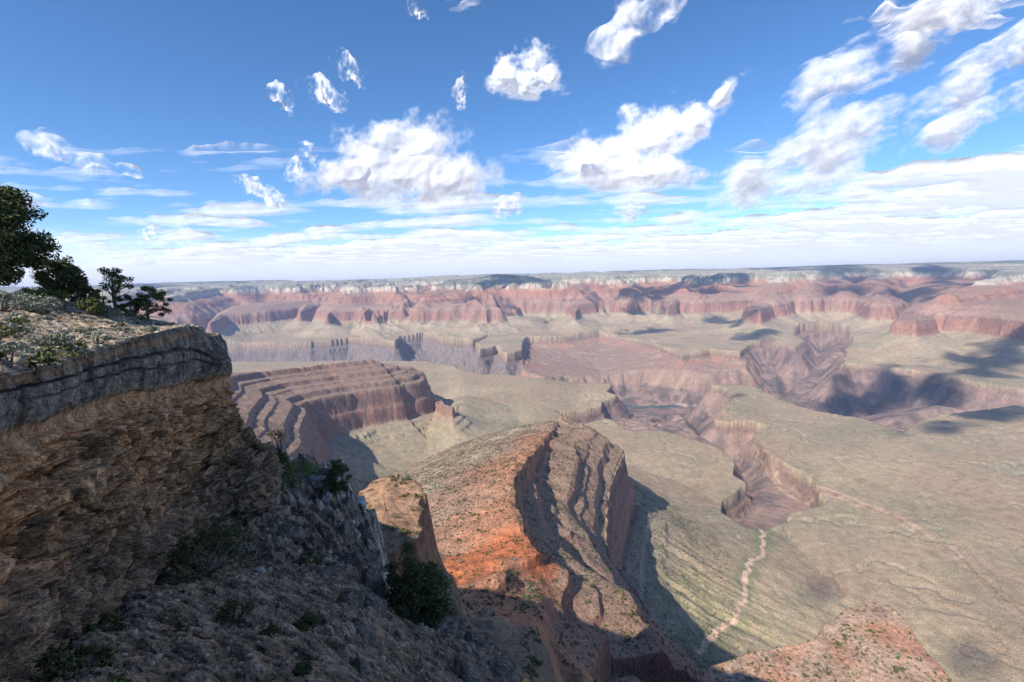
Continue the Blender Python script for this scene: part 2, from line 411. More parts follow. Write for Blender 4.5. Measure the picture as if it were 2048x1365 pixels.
    g = np.minimum(g, np.minimum(gor, rb))
    # hills inside the gorge
    _skip = 0
    ridge([(*P(1790, 835, -1120), -1140), (*P(1880, 812, -1100), -1105), (*P(1960, 822, -1080), -1110)], .45, .3)
    ridge([(*P(1300, 845, -1090), -1090), (*P(1320, 850, -1100), -1130)], .7, .3)
    gy_ = np.gradient(g, axis=0) / np.gradient(RR, axis=0); gx_ = np.gradient(g, axis=1) / (RR * (az[1] - az[0]))
    dl = (.0016 * np.maximum(RR - 2500, 0)).astype(np.float32); gg_ = g + 1.3 * w4
    h = (TG(gg_) * 2 + TG(gg_ - dl) + TG(gg_ + dl) + TG(gg_ - .5 * dl) + TG(gg_ + .5 * dl)) / 6
    use = (wst > 0) & (hw > h)
    h = np.where(use, hw, h)
    tilt = (-65 * sstep(2250, 2950, RR) * sstep(5200, 3500, RR) * sstep(R(-6), R(-9.5), AA)).astype(np.float32)
    h = h + shift(Y).astype(np.float32) + tilt
    RV = [P(a, b, -1440) for a, b in [(-200, 800), (300, 775), (900, 770), (1150, 800), (1280, 815), (1360, 812), (1480, 806), (1570, 806), (1640, 822), (1715, 834), (1800, 842), (1900, 835), (2100, 818), (2400, 800)]]
    drv = ld(RV)[0]
    fl = -1452 + np.minimum(np.maximum(drv - 42, 0), 60) * .35 + np.maximum(drv - 102, 0) * (.165 + .05 * spur) + 8 * w3
    for ck in ([(1495, 1072, -1010), (1490, 1030, -1075), (1500, 975, -1120), (1475, 930, -1170), (1425, 893, -1230), (1385, 852, -1310), (1350, 822, -1420)],
               [(1565, 800, -1445), (1600, 745, -1400), (1640, 705, -1330), (1672, 665, -1220), (1684, 640, -1120)],
               [(1345, 860, -1330), (1290, 856, -1150), (1250, 835, -1075), (1216, 812, -1030), (1150, 838, -1008)],
               [(1010, 760, -1430), (1025, 735, -1250), (1000, 715, -1080), (985, 690, -1000)],
               [(880, 755, -1430), (885, 715, -1200), (875, 685, -1020)], [(1800, 845, -1440), (1830, 800, -1250), (1815, 765, -1060)], [(1960, 830, -1430), (1985, 800, -1200), (1960, 775, -1020)]):
        dk, zk = ld([(*P(a, b, z), z) for a, b, z in ck])
        fl = np.minimum(fl, zk + np.maximum(dk - 6, 0) * (.66 + .22 * spur) + 6 * w3)
    fl = np.minimum(fl, np.where(srn > 10, -1170, -1058))
    h = np.maximum(h, np.where(sgn > 0, fl, -1446))
    h = h + (.5 + 1.6 * sstep(.4, .9, np.hypot(gx_, gy_))) * w4 * np.minimum(RR / 500, 1.3) + 1.1 * fbm(X / 70, Y / 70, 2, 50) * np.minimum(RR / 500, 1)
    print('canyon relief', time.time() - T0)
    return X, Y, h.astype(np.float32), dict(drv=drv, tilt=tilt, RR=RR, az=az, dt2=np.minimum.reduce([ld([P(a, b, -965) for a, b in L_])[0] for L_ in ([(1520, 1078), (1560, 1050), (1622, 1012)], [(1655, 1195), (1632, 1165), (1650, 1138), (1700, 1132), (1760, 1150), (1800, 1172)], [(1650, 926), (1700, 924), (1740, 905), (1800, 900), (1900, 912), (2048, 918)], [(1745, 1085), (1780, 1105), (1822, 1136)], [(1530, 1128), (1600, 1140), (1680, 1160), (1780, 1210)], [(1760, 905), (1755, 925), (1775, 945), (1790, 960)], [(1000, 890), (1100, 880), (1200, 915), (1330, 985), (1380, 1000)], [(1920, 1115), (1990, 1110), (2048, 1105)], [(1830, 1000), (1850, 1040), (1870, 1050)])]), dt=ld([P(a, b, -965) for a, b in [(1236, 775), (1190, 792), (1140, 805), (1085, 812), (1012, 835), (1010, 845), (985, 838), (992, 855), (955, 868), (930, 880)]])[0], dc=dc, wst=wst, cr=ld([(*P(1065, 1090, -310), 0), (*P(1000, 1080, -310), 0), (*P(900, 1120, -290), 0)])[0], sg=sgn, sr=srn, dw=dw, s3=np.where(dw3 < 900, s3, -999), net=net, inred=use, w1=w1, w2=w2, w3=w3, w4=w4, base=base)

X, Y, H, A = canyon()
RRg = A['RR']

def canyon_colours():
    w2, w3, w4, sg, sr = A['w2'], A['w3'], A['w4'], A['sg'], A['sr']
    X_, Y_ = X, Y
    z = H - shift(Y_).astype(np.float32) - A['tilt']                     # strata datum
    zj = z + 6 * w3 + 10 * fbm(X_ / 400, Y_ / 400, 2, 60)
    dzr = np.gradient(H, axis=0) / np.gradient(RRg, axis=0); dza = np.gradient(H, axis=1) / (RRg * (A['az'][1] - A['az'][0]))
    sl = np.hypot(dzr, dza).astype(np.float32)
    stops = [(-1460, (.135, .10, .085)), (-1060, (.19, .14, .115)), (-1046, (.22, .14, .105)), (-1000, (.23, .155, .115)), (-985, (.35, .255, .165)), (-930, (.34, .25, .16)), (-820, (.31, .235, .155)),
             (-745, (.30, .24, .17)), (-735, (.29, .15, .105)), (-650, (.32, .165, .115)), (-565, (.27, .15, .115)), (-555, (.30, .195, .14)), (-420, (.31, .17, .12)), (-330, (.33, .155, .095)), (-255, (.35, .18, .115)),
             (-245, (.46, .38, .29)), (-152, (.48, .41, .31)), (-148, (.22, .215, .155)), (-95, (.22, .215, .155)), (-88, (.33, .29, .225)), (-5, (.27, .25, .19)), (3, (.11, .12, .08)), (400, (.10, .12, .08))]
    zs = np.array([q[0] for q in stops]); cs = np.array([q[1] for q in stops])
    col = np.stack([np.interp(zj, zs, cs[:, k]) for k in range(3)], -1).astype(np.float32)
    def mix(m, c):
        nonlocal col
        m = np.clip(m, 0, 1)[..., None].astype(np.float32)
        col = col * (1 - m) + np.array(c, np.float32) * m
    n1 = fbm(X_ / 1100, Y_ / 700, 3, 61); n2 = fbm(X_ / 210, Y_ / 210, 3, 65); n3 = fbm(X_ / 45, Y_ / 45, 3, 69)
    # thin beds show on the cliffs
    bed = pn(zj / 9, X_ / 900, 91) + .6 * pn(zj / 3.5, X_ / 600, 92)
    bed2 = pn(z / 34 + .25 * n2, X_ / 3000, 96) + .7 * pn(z / 17 + .25 * n2, X_ / 2500, 97)
    col *= (1 + .38 * bed2 * sstep(1800, 4000, RRg) * sstep(.12, .5, sl))[..., None]
    col *= (1 + .30 * bed * sstep(.35, 1.0, sl))[..., None]
    flat = sstep(.75, .35, sl)
    # talus and scrub on the red ledges
    red = sstep(-745, -700, z) * sstep(-235, -262, z)
    mix(red * flat * (.55 + .5 * n2), (.30, .21, .145))
    ton = sstep(-1000, -980, z) * sstep(-720, -770, z) * (sg < 0)
    mix(ton * sstep(0, .5, n1) * .8, (.40, .30, .185))
    mix(ton * sstep(.05, -.5, n1 + .5 * n2) * .7, (.27, .22, .14))
    mix(ton * sstep(.15, .6, n2) * .5, (.36, .27, .19))
    mix(ton * sstep(.25, .7, n3 + .3 * n2) * .45, (.25, .21, .15))
    m1 = sstep(R(-5), R(-8), np.arctan2(X_, Y_)) * sstep(3600, 3300, RRg) * sstep(1300, 1500, RRg) * (1 - A['inred']) * sstep(-740, -700, z)
    mix(m1 * (.55 + .6 * n3), (.225, .15, .115)); mix(m1 * flat * sstep(.15, .4, n3 + .5 * w4) * .6, (.38, .24, .17))
    # inside the inner gorge
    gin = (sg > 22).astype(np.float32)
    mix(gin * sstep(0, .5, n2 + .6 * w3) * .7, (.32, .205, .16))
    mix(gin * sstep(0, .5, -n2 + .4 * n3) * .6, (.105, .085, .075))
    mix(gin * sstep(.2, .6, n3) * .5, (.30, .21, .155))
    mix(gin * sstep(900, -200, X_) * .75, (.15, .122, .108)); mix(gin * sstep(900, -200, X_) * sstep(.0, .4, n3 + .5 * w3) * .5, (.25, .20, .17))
    rbm = (sr > 25) & (z > -1290)
    mix(rbm * .8, (.30, .195, .14))
    mix(rbm * sstep(420, 120, sr + 160 * n2) * sstep(-.1, .4, n2 + .5 * n3) * .7, (.40, .175, .115))
    mix(rbm * sstep(.1, .5, pn(X_ / 260, Y_ / 90, 93)) * .5, (.40, .29, .19))
    # middle ridge: bare orange soil along its crest, paler stony flank
    wf = (A['wst'] > -40)
    dc = A['dc']
    mix(A['inred'] * sstep(40, 260, dc + 50 * n2) * .8, (.31, .225, .15))
    org = sstep(120, 15, dc + 70 * n2) * (A['wst'] > -15) * sstep(1500, 1200, RRg)
    mix(org * .8, (.40, .18, .10))
    mix(sstep(60, 20, A['cr'] + 20 * n3) * (A['wst'] > -20) * .8, (.47, .14, .055))
    mix(A['inred'] * sstep(.1, .5, n2 + n3 * .6) * sstep(60, 200, dc) * .6, (.46, .38, .29))
    # washes and trail
    mix(sstep(45, 10, A['dw'] + 30 * n2) * .6, (.17, .19, .095))
    lb = sstep(-30, -4, A['s3'] + 22 * n2) * sstep(42, 14, A['s3'] + 30 * n2)
    mix(lb * (.7 + .8 * n3), (.37, .245, .165))
    mix(lb * sstep(.15, .45, n3 + .5 * n2) * .5, (.50, .40, .30)); mix(lb * sstep(.25, .45, -n3) * .6, (.22, .15, .12))
    mix(ton * sstep(-915, -850, z) * sstep(1700, 2600, RRg) * .6, (.40, .315, .205))
    nb = fbm(X_ / 170 + .5 * n2, Y_ / 170, 4, 127)
    mix(ton * np.exp(-(nb / .02) ** 2) * sstep(5000, 2500, RRg) * .5, (.22, .20, .125))
    mix(ton * np.exp(-(A['net'] / .035) ** 2) * .75, (.21, .20, .12)); mix(ton * np.exp(-(A['net'] / .010) ** 2) * .7, (.44, .35, .25))
    mix(sstep(5, 3, A['dt']) * .8, (.50, .42, .31)); mix(sstep(4, 1.5, A['dt2'] + 3 * n3) * .55 * (sg < 0), (.46, .37, .26))
    mix(ton * sstep(.0, .5, fbm(X_ / 620, Y_ / 420, 4, 98)) * .5, (.33, .215, .145)); mix(ton * sstep(.1, .45, fbm(X_ / 330, Y_ / 520, 4, 99)) * .35, (.19, .175, .105))
    ys = ton * sstep(1500, 1150, RRg) * sstep(R(18), R(23), np.arctan2(X_, Y_))
    mix(ys * sstep(-.2, .4, n2 + .4 * n3) * .7, (.36, .31, .16))
    # red buttress under the rim
    bt = poly_sd(X_, Y_, [P(*p, -97) for p in [(690, 1010), (722, 965), (745, 945), (790, 935), (832, 950), (842, 990), (852, 1040), (848, 1100), (790, 1130), (690, 1100)]])
    kn = poly_sd(X_, Y_, [P(*p, -335) for p in [(1380, 1400), (1440, 1330), (1640, 1275), (1660, 1240), (1690, 1218), (1740, 1200), (1790, 1204), (1815, 1245), (1850, 1290), (1935, 1380), (1960, 1500), (1500, 1600)]])
    mix((kn > -15) * (.75 + .4 * n3) * sstep(-420, -380, z), (.44, .295, .205))
    mix((kn > -15) * sstep(.1, .4, n2 + .5 * n3) * .8, (.42, .20, .125))
    mix((bt > -6) * (.9 - .3 * n3), (.29, .135, .08)); mix((bt > -6) * sstep(.5, .2, sl) * .7, (.36, .23, .14))  # red faces darkened for shade, flat top painted paler for sunlight
    mix(sstep(140, 60, A['drv'] + 60 * n2) * sstep(.1, .3, fbm(X_ / 500, Y_ / 500, 2, 95)) * (H < -1400) * .85, (.15, .21, .08))
    mix(sstep(75, 45, A['drv']) * (H < -1425) * .6, (.42, .36, .28))
    mix(np.exp(-((A['s3'] - 2 + 4 * n3) / 3.5) ** 2) * .75, (.15, .10, .075)); mix(np.exp(-((A['s3'] - 19 + 6 * n3) / 3.) ** 2) * sstep(-.1, .2, n2) * .6, (.15, .10, .075))
    mix(sstep(7.5, 4.5, A['dw'] + 4 * n3), (.56, .37, .265))
    mix(sstep(340, 260, RRg) * (z > -262) * (1 - (bt > -6)), (.20, .145, .095))  # shade painted into the nearest ground: pale beds turned dark brown
    # far plateaus carry dark forest
    veg = np.clip(flat * (.55 + .5 * n2), 0, 1) * np.where(sg > 22, .35, 1.0) * np.where(rbm, .4, 1.0)
    veg = veg * sstep(3, 9, A['dw']) * (1 - .6 * org)
    return col, veg, sl
COL, VEG, SLOPE_MAP = canyon_colours()

def new_mat(name):
    m = bpy.data.materials.new(name); m.use_nodes = True
    n = m.node_tree; n.nodes.clear()
    o = n.nodes.new('ShaderNodeOutputMaterial'); b = n.nodes.new('ShaderNodeBsdfPrincipled')
    b.inputs['Roughness'].default_value = .95
    b.inputs['Specular IOR Level'].default_value = .1
    n.links.new(b.outputs[0], o.inputs[0])
    return m, n, b

class NB:
    """short hand for building node trees"""
    def __init__(s, n): s.n = n
    def attr(s, name, out='Fac'):
        a = s.n.nodes.new('ShaderNodeAttribute'); a.attribute_name = name; return a.outputs[out]
    def pos(s): return s.n.nodes.new('ShaderNodeNewGeometry').outputs['Position']
    def obj(s): return s.n.nodes.new('ShaderNodeTexCoord').outputs['Object']
    def noise(s, vec, scale, detail=3, rough=.55, dist=0, out='Fac'):
        t = s.n.nodes.new('ShaderNodeTexNoise'); t.inputs['Scale'].default_value = scale; t.inputs['Detail'].default_value = detail
        t.inputs['Roughness'].default_value = rough; t.inputs['Distortion'].default_value = dist
        s.n.links.new(vec, t.inputs['Vector']); return t.outputs[out]
    def voro(s, vec, scale, feat='F1', out='Distance', rand=1.0):
        t = s.n.nodes.new('ShaderNodeTexVoronoi'); t.feature = feat; t.inputs['Scale'].default_value = scale; t.inputs['Randomness'].default_value = rand
        s.n.links.new(vec, t.inputs['Vector']); return t.outputs[out]
    def ramp(s, fac, *st):
        r = s.n.nodes.new('ShaderNodeValToRGB'); e = r.color_ramp.elements
        while len(e) < len(st): e.new(.5)
        for k, (p, c) in enumerate(st):
            e[k].position = p; e[k].color = (*c, 1) if isinstance(c, tuple) else (c, c, c, 1)
        s.n.links.new(fac, r.inputs[0]); return r.outputs[0]
    def math(s, op, a, b=None, c=None, clamp=False):
        m = s.n.nodes.new('ShaderNodeMath'); m.operation = op; m.use_clamp = clamp
        for k, v in enumerate((a, b, c)):
            if v is None: continue
            if isinstance(v, (int, float)): m.inputs[k].default_value = v
            else: s.n.links.new(v, m.inputs[k])
        return m.outputs[0]
    def mapping(s, vec, scale=(1, 1, 1), rot=(0, 0, 0), loc=(0, 0, 0)):
        m = s.n.nodes.new('ShaderNodeMapping'); m.inputs['Scale'].default_value = scale; m.inputs['Rotation'].default_value = rot; m.inputs['Location'].default_value = loc
        s.n.links.new(vec, m.inputs['Vector']); return m.outputs[0]
    def mix(s, fac, a, b, blend='MIX'):
        m = s.n.nodes.new('ShaderNodeMix'); m.data_type = 'RGBA'; m.blend_type = blend
        for k, v in ((0, fac), (6, a), (7, b)):
            if isinstance(v, (int, float)): m.inputs[k].default_value = v
            elif isinstance(v, tuple): m.inputs[k].default_value = (*v, 1)
            else: s.n.links.new(v, m.inputs[k])
        return m.outputs[2]
    def bump(s, bsdf, hgt, strength, dist, nrm=None):
        b = s.n.nodes.new('ShaderNodeBump'); b.inputs['Strength'].default_value = strength; b.inputs['Distance'].default_value = dist
        s.n.links.new(hgt, b.inputs['Height'])
        if nrm is not None: s.n.links.new(nrm, b.inputs['Normal'])
        if bsdf is not None: s.n.links.new(b.outputs[0], bsdf.inputs['Normal'])
        return b.outputs[0]

m_can, n, b = new_mat('canyon_rock')
q = NB(n)
pos = q.pos()
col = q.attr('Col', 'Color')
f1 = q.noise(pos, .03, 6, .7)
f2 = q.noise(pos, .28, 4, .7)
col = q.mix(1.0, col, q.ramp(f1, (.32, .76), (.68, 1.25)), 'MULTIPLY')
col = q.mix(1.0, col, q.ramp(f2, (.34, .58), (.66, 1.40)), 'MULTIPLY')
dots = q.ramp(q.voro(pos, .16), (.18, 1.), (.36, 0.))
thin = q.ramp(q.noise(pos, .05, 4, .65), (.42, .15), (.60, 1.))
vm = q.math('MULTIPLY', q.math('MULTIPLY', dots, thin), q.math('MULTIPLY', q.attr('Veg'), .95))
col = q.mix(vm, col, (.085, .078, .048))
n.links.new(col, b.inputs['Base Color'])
hb = q.math('ADD', q.math('MULTIPLY', f1, 2.2), q.math('MULTIPLY', f2, 1.6))
q.bump(b, hb, 1.0, 1.0)
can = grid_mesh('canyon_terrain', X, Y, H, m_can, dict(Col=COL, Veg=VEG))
tag(can, kind='structure')
m_water, n, b = new_mat('river_water'); q = NB(n)
b.inputs['Base Color'].default_value = (.035, .085, .075, 1); b.inputs['Roughness'].default_value = .12; b.inputs['Specular IOR Level'].default_value = .5
q.bump(b, q.noise(q.pos(), .08, 3, .6), .25, 1.0)
RX, RY = np.meshgrid(np.linspace(-5200, 9000, 60), np.linspace(3300, 8200, 40))
tag(grid_mesh('river', RX, RY, RX * 0 - 1442.0, m_water), kind='structure')

# ------------------------------------------------------------------ the rim in front: cliff, rim top, rubble slope
_p3 = rng.random((3, 1024)).astype(np.float32) * 2 - 1
def pn3(x, y, z, s=0):
    """3D gradient noise"""
    x = np.asarray(x, np.float32) + np.float32(s * 7.7); y = np.asarray(y, np.float32); z = np.asarray(z, np.float32)
    xf, yf, zf = np.floor(x), np.floor(y), np.floor(z)
    xi, yi, zi = xf.astype(np.int32), yf.astype(np.int32), zf.astype(np.int32)
    x = x - xf; y = y - yf; z = z - zf
    f = lambda t: t * t * t * (t * (t * 6 - 15) + 10)
    u, v, w = f(x), f(y), f(z)
    def g(i, j, k):
        h = _perm[(_perm[(_perm[(xi + i) & 1023] + yi + j) & 1023] + zi + k) & 1023]
        return _p3[0][h] * (x - i) + _p3[1][h] * (y - j) + _p3[2][h] * (z - k)
    l = lambda a, b, t: a + t * (b - a)
    return l(l(l(g(0, 0, 0), g(1, 0, 0), u), l(g(0, 1, 0), g(1, 1, 0), u), v),
             l(l(g(0, 0, 1), g(1, 0, 1), u), l(g(0, 1, 1), g(1, 1, 1), u), v), w)
def fbm3(x, y, z, o=4, s=0, gain=.55):
    t = 0; a = 1.; f = 1.
    for k in range(o): t = t + a * pn3(x * f, y * f, z * f, s + 3 * k); a *= gain; f *= 2.07
    return t

def cell3(x, y, z, s=0):
    """cellular noise: distance to the nearest and second nearest cell point, and the cell's own random value"""
    x = np.asarray(x, np.float32); y = np.asarray(y, np.float32); z = np.asarray(z, np.float32)
    xi, yi, zi = np.floor(x).astype(np.int32), np.floor(y).astype(np.int32), np.floor(z).astype(np.int32)
    f1 = np.full(x.shape, 9., np.float32); f2 = f1.copy(); idv = np.zeros(x.shape, np.float32)
    for i in (-1, 0, 1):
        for j in (-1, 0, 1):
            for k in (-1, 0, 1):
                h = _perm[(_perm[(_perm[(xi + i + s) & 1023] + yi + j) & 1023] + zi + k) & 1023]
                d = np.sqrt((xi + i + .5 + .48 * _p3[0][h] - x) ** 2 + (yi + j + .5 + .48 * _p3[1][h] - y) ** 2 + (zi + k + .5 + .48 * _p3[2][h] - z) ** 2)
                m = d < f1
                f2 = np.where(m, f1, np.minimum(f2, d)); idv = np.where(m, h / 1023., idv); f1 = np.where(m, d, f1)
    return f1, f2, idv

def D3(px, py, r):
    d = ray(px, py); q = r / math.hypot(d[0], d[1])
    return np.array((d[0] * q, d[1] * q, d[2] * q))

def resample(pts, n, kin=None):
    """Catmull-Rom through the rows of pts (k, ..., 3)"""
    pts = np.asarray(pts, float); k = len(pts)
    t = np.linspace(0, k - 1, n) if kin is None else np.interp(np.linspace(0, 1, n), kin, np.arange(k))
    i = np.minimum(t.astype(int), k - 2); f = (t - i).reshape((-1,) + (1,) * (pts.ndim - 1))
    p0, p1, p2, p3 = pts[np.maximum(i - 1, 0)], pts[i], pts[i + 1], pts[np.minimum(i + 2, k - 1)]
    return .5 * (2 * p1 + (p2 - p0) * f + (2 * p0 - 5 * p1 + 4 * p2 - p3) * f ** 2 + (3 * p1 - p0 - 3 * p2 + p3) * f ** 3)

def normals(Pg):
    du = np.gradient(Pg, axis=1); dv = np.gradient(Pg, axis=0)
    n = np.cross(du, dv); return n / (np.linalg.norm(n, axis=-1, keepdims=True) + 1e-9)

RL = np.array([8, 10, 12.5, 16, 21, 28, 37, 40.])
LIP = [(-350, 840), (-150, 790), (0, 749), (103, 728), (207, 697), (300, 668), (385, 653), (418, 672)]
ROWS = [(LIP, 1.0, 0.),
        ([(-350, 870), (-150, 815), (0, 772), (103, 748), (207, 715), (300, 688), (392, 668), (432, 695)], .985, .05),
        ([(-350, 930), (-150, 865), (0, 812), (103, 786), (207, 752), (300, 728), (389, 715), (440, 728)], .972, .15),
        ([(-350, 985), (-150, 925), (0, 870), (103, 838), (207, 798), (300, 774), (382, 764), (438, 752)], .985, .26),
        ([(-350, 997), (-150, 935), (0, 880), (103, 848), (207, 808), (300, 784), (382, 774), (436, 762)], 1.03, .29),
        ([(-350, 1090), (-150, 1030), (0, 965), (103, 922), (207, 882), (300, 850), (389, 830), (438, 815)], 1.01, .45),
        ([(-350, 1250), (-150, 1180), (0, 1100), (103, 1040), (207, 990), (300, 950), (389, 920), (450, 880)], .97, .66),
        ([(-350, 1380), (-150, 1300), (0, 1215), (103, 1145), (207, 1085), (300, 1030), (405, 970), (500, 915)], .935, .84),
        ([(-350, 1420), (-150, 1350), (0, 1270), (103, 1205), (195, 1145), (290, 1085), (410, 1020), (529, 975)], .905, .92),
        ([(-350, 1560), (-150, 1470), (0, 1390), (103, 1330), (180, 1280), (260, 1215), (370, 1140), (520, 1070)], .87, 1.0)]
def cliff():
    rows = []
    for pts, f, v in ROWS:
        w = [D3(a, b, r * f) for (a, b), r in zip(pts, RL)]
        t = w[-1]
        w += [t + np.array((-1.2, 3.2, -.2)), t + np.array((-5., 6.5, -.4)), t + np.array((-14., 10., -.8)), t + np.array((-30., 12., -1.2))]
        rows.append(w)
    G = resample(rows, 620, [v for _, _, v in ROWS])                 # down the face
    us = np.array([0, .06, .13, .24, .38, .53, .68, .77, .83, .88, .94, 1.])
    G = resample(G.transpose(1, 0, 2), 900, us).transpose(1, 0, 2)
    N = normals(G)
    v = np.linspace(0, 1, 620)[:, None] * np.ones((1, 900)); u = np.linspace(0, 1, 900)[None] * np.ones((620, 1))
    if (N[300, 300] * -G[300, 300]).sum() < 0: N = -N
    x, y, z = G[..., 0], G[..., 1], G[..., 2]
    # bedding coordinate: height above the cap rock base, in metres, following the dip of the beds
    capz = G[int(620 * .27), :, 2][None]
    bz = z - capz
    big = fbm3(x * .16, y * .16, z * .2, 3, 1)
    med = fbm3(x * .6, y * .6, bz * 1.3, 4, 11)
    beds = pn3(x * .13, y * .13, bz * 2.6, 31) + .7 * pn3(x * .3, y * .3, bz * 6.5, 33) + .4 * pn3(x * .7, y * .7, bz * 15, 35)
    fine = fbm3(x * 2.6, y * 2.6, z * 4.5, 3, 41)
    cap = sstep(.30, .26, v)
    # two long cracks across the cap rock
    crack = np.exp(-((v - (.085 + .05 * u + .012 * med)) / .006) ** 2) + .8 * np.exp(-((v - (.17 + .03 * big)) / .004) ** 2) * sstep(.15, .3, u)
    scale = np.clip(np.hypot(x, y) / 22, .4, 1.4)
    d = .35 * big * scale + cap * (.10 * med + .05 * fine + .06 * beds - .22 * crack) + (1 - cap) * (.13 * med + .34 * sstep(-.2, .2, beds) * sstep(.3, .4, v) + .10 * beds + .05 * fine)
    blocks = sstep(.1, .35, pn3(x * .5, y * .5, bz * .8, 51))
    d = d + (1 - cap) * .2 * blocks * sstep(.32, .42, v)
    wx_, wy_ = x + .35 * med, y + .35 * fine
    a1, b1, i1 = cell3(wx_ * .55, wy_ * .55, bz * 1.25 + .3 * big, 3)
    a2, b2, i2 = cell3(wx_ * 1.7, wy_ * 1.7, bz * 3.2, 9)
    rough = sstep(.33, .45, v) * (.45 + .55 * sstep(-.2, .2, big))
    gap1 = sstep(.10, .0, b1 - a1); gap2 = sstep(.09, .0, b2 - a2)
    d = d + rough * (.80 * (i1 - .5) + .30 * (i2 - .5) - .22 * gap1 - .09 * gap2) + cap * (.07 * (i1 - .5) * sstep(.1, .2, v))
    d = d * sstep(0, .03, v)
    G = G + N * d[..., None]
    # rock colours, darker along cracks and gaps between blocks
    def lerp3(a, b, t): return np.array(a) * (1 - t[..., None]) + np.array(b) * t[..., None]
    grey = lerp3((.13, .115, .10), (.33, .29, .245), np.clip(.5 + .9 * med + .5 * fine, 0, 1))
    stain = sstep(.05, .5, pn3(x * 1.2, y * 1.2, z * .35, 61) + .5 * fine)
    grey = lerp3((0, 0, 0), (1, 1, 1), np.ones_like(v)) * grey * (1 - .55 * stain)[..., None]
    grey = grey * (1 - .5 * np.clip(crack, 0, 1))[..., None]
    tan = lerp3((.54, .255, .10), (.73, .44, .235), np.clip(.5 + .3 * beds + .5 * big + .5 * (i1 - .5), 0, 1))
    dark = lerp3((.31, .155, .08), (.57, .335, .18), np.clip(.5 + .6 * med + .7 * (i2 - .5), 0, 1))
    t = sstep(-.1, .35, med + .5 * big + (v - .62) * 1.8)
    rock = tan * (1 - t[..., None]) + dark * t[..., None]
    rock = rock * (1 - .5 * np.maximum(gap1, .6 * gap2) * rough)[..., None]
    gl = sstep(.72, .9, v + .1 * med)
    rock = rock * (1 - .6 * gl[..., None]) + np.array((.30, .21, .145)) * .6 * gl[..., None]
    orange = np.exp(-((v - (.052 + .012 * big)) / .02) ** 2) * sstep(.75, .6, u)
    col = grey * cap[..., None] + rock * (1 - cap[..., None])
    col = col * (1 - .8 * orange[..., None]) + np.array((.36, .22, .12)) * .8 * orange[..., None]
    band = np.exp(-((v - .31) / .05) ** 2)[..., None] * .6
    col = col * (1 - band) + np.array((.55, .37, .21)) * band
    return G, col

m_rock, n, b = new_mat('rim_rock')
q = NB(n); pos = q.pos()
col = q.attr('Col', 'Color')
f1 = q.noise(pos, 1.6, 6, .68); f2 = q.noise(pos, 9.0, 4, .65)
col = q.mix(1.0, col, q.ramp(f1, (.33, .30), (.67, 1.62)), 'MULTIPLY')
col = q.mix(1.0, col, q.ramp(f2, (.34, .45), (.66, 1.55)), 'MULTIPLY')
lich = q.ramp(q.noise(pos, 4.5, 5, .7), (.60, 0.), (.66, .7))
col = q.mix(lich, col, (.045, .042, .04))
n.links.new(col, b.inputs['Base Color'])
q.bump(b, q.math('ADD', q.math('MULTIPLY', f1, .45), q.math('MULTIPLY', f2, .12)), 1.0, 1.0)

G, c = cliff()
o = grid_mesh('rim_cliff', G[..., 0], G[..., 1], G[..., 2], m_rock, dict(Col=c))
tag(o, kind='structure')

FAR = [(-350, 566, 34), (-150, 580, 40), (0, 592, 44), (103, 600, 46), (207, 615, 46), (300, 641, 46), (372, 652, 45), (402, 658, 44)]
def rim_top():
    lip = [D3(a, b, r) for (a, b), r in zip(LIP, RL)]
    far = [D3(*f) for f in FAR]
    lip = np.array(lip); far = np.array(far)
    rows = [lip + (lip - far) * .004 - np.array((0, 0, .06)), lip * .93 + far * .07 + np.array((0, 0, .04)), lip * .6 + far * .4, lip * .25 + far * .75 + np.array((0, 0, .05)), far, far * 1.3 + np.array((-3, 0, -1.0)), far * 1.9 + np.array((-10, 0, -7.))]
    G = resample(rows, 420, [0, .06, .3, .55, .75, .87, 1.])
    G = resample(G.transpose(1, 0, 2), 620).transpose(1, 0, 2)
    x, y, z = G[..., 0], G[..., 1], G[..., 2]
    v = np.linspace(0, 1, 420)[:, None] * np.ones((1, 620))
    n1 = fbm3(x * .35, y * .35, z * 0, 3, 71); n2 = fbm3(x * 1.7, y * 1.7, z * 0, 4, 75); n3 = fbm3(x * 5, y * 5, z * 0, 3, 79)
    st = n1 * 1.2 + v * 1.5
    led = (np.floor(st * 3) + sstep(.7, 1., st * 3 - np.floor(st * 3))) / 3 - st
    G[..., 2] += (.16 * n1 + .10 * n2 + .035 * n3 + .5 * led * sstep(.12, .3, v)) * sstep(0, .05, v)
    a = np.clip(.5 + .7 * n2 + .5 * n3, 0, 1)[..., None]
    col = np.array((.26, .185, .12)) * (1 - a) + np.array((.50, .39, .27)) * a
    slab = sstep(-.05, .2, n1)[..., None]
    col = col * (1 - .4 * slab) + np.array((.55, .46, .35)) * .4 * slab
    return G, col
G, c = rim_top()
RIMTOP = G
o = grid_mesh('rim_top_ground', G[..., 0], G[..., 1], G[..., 2], m_rock, dict(Col=c))
tag(o, kind='structure')

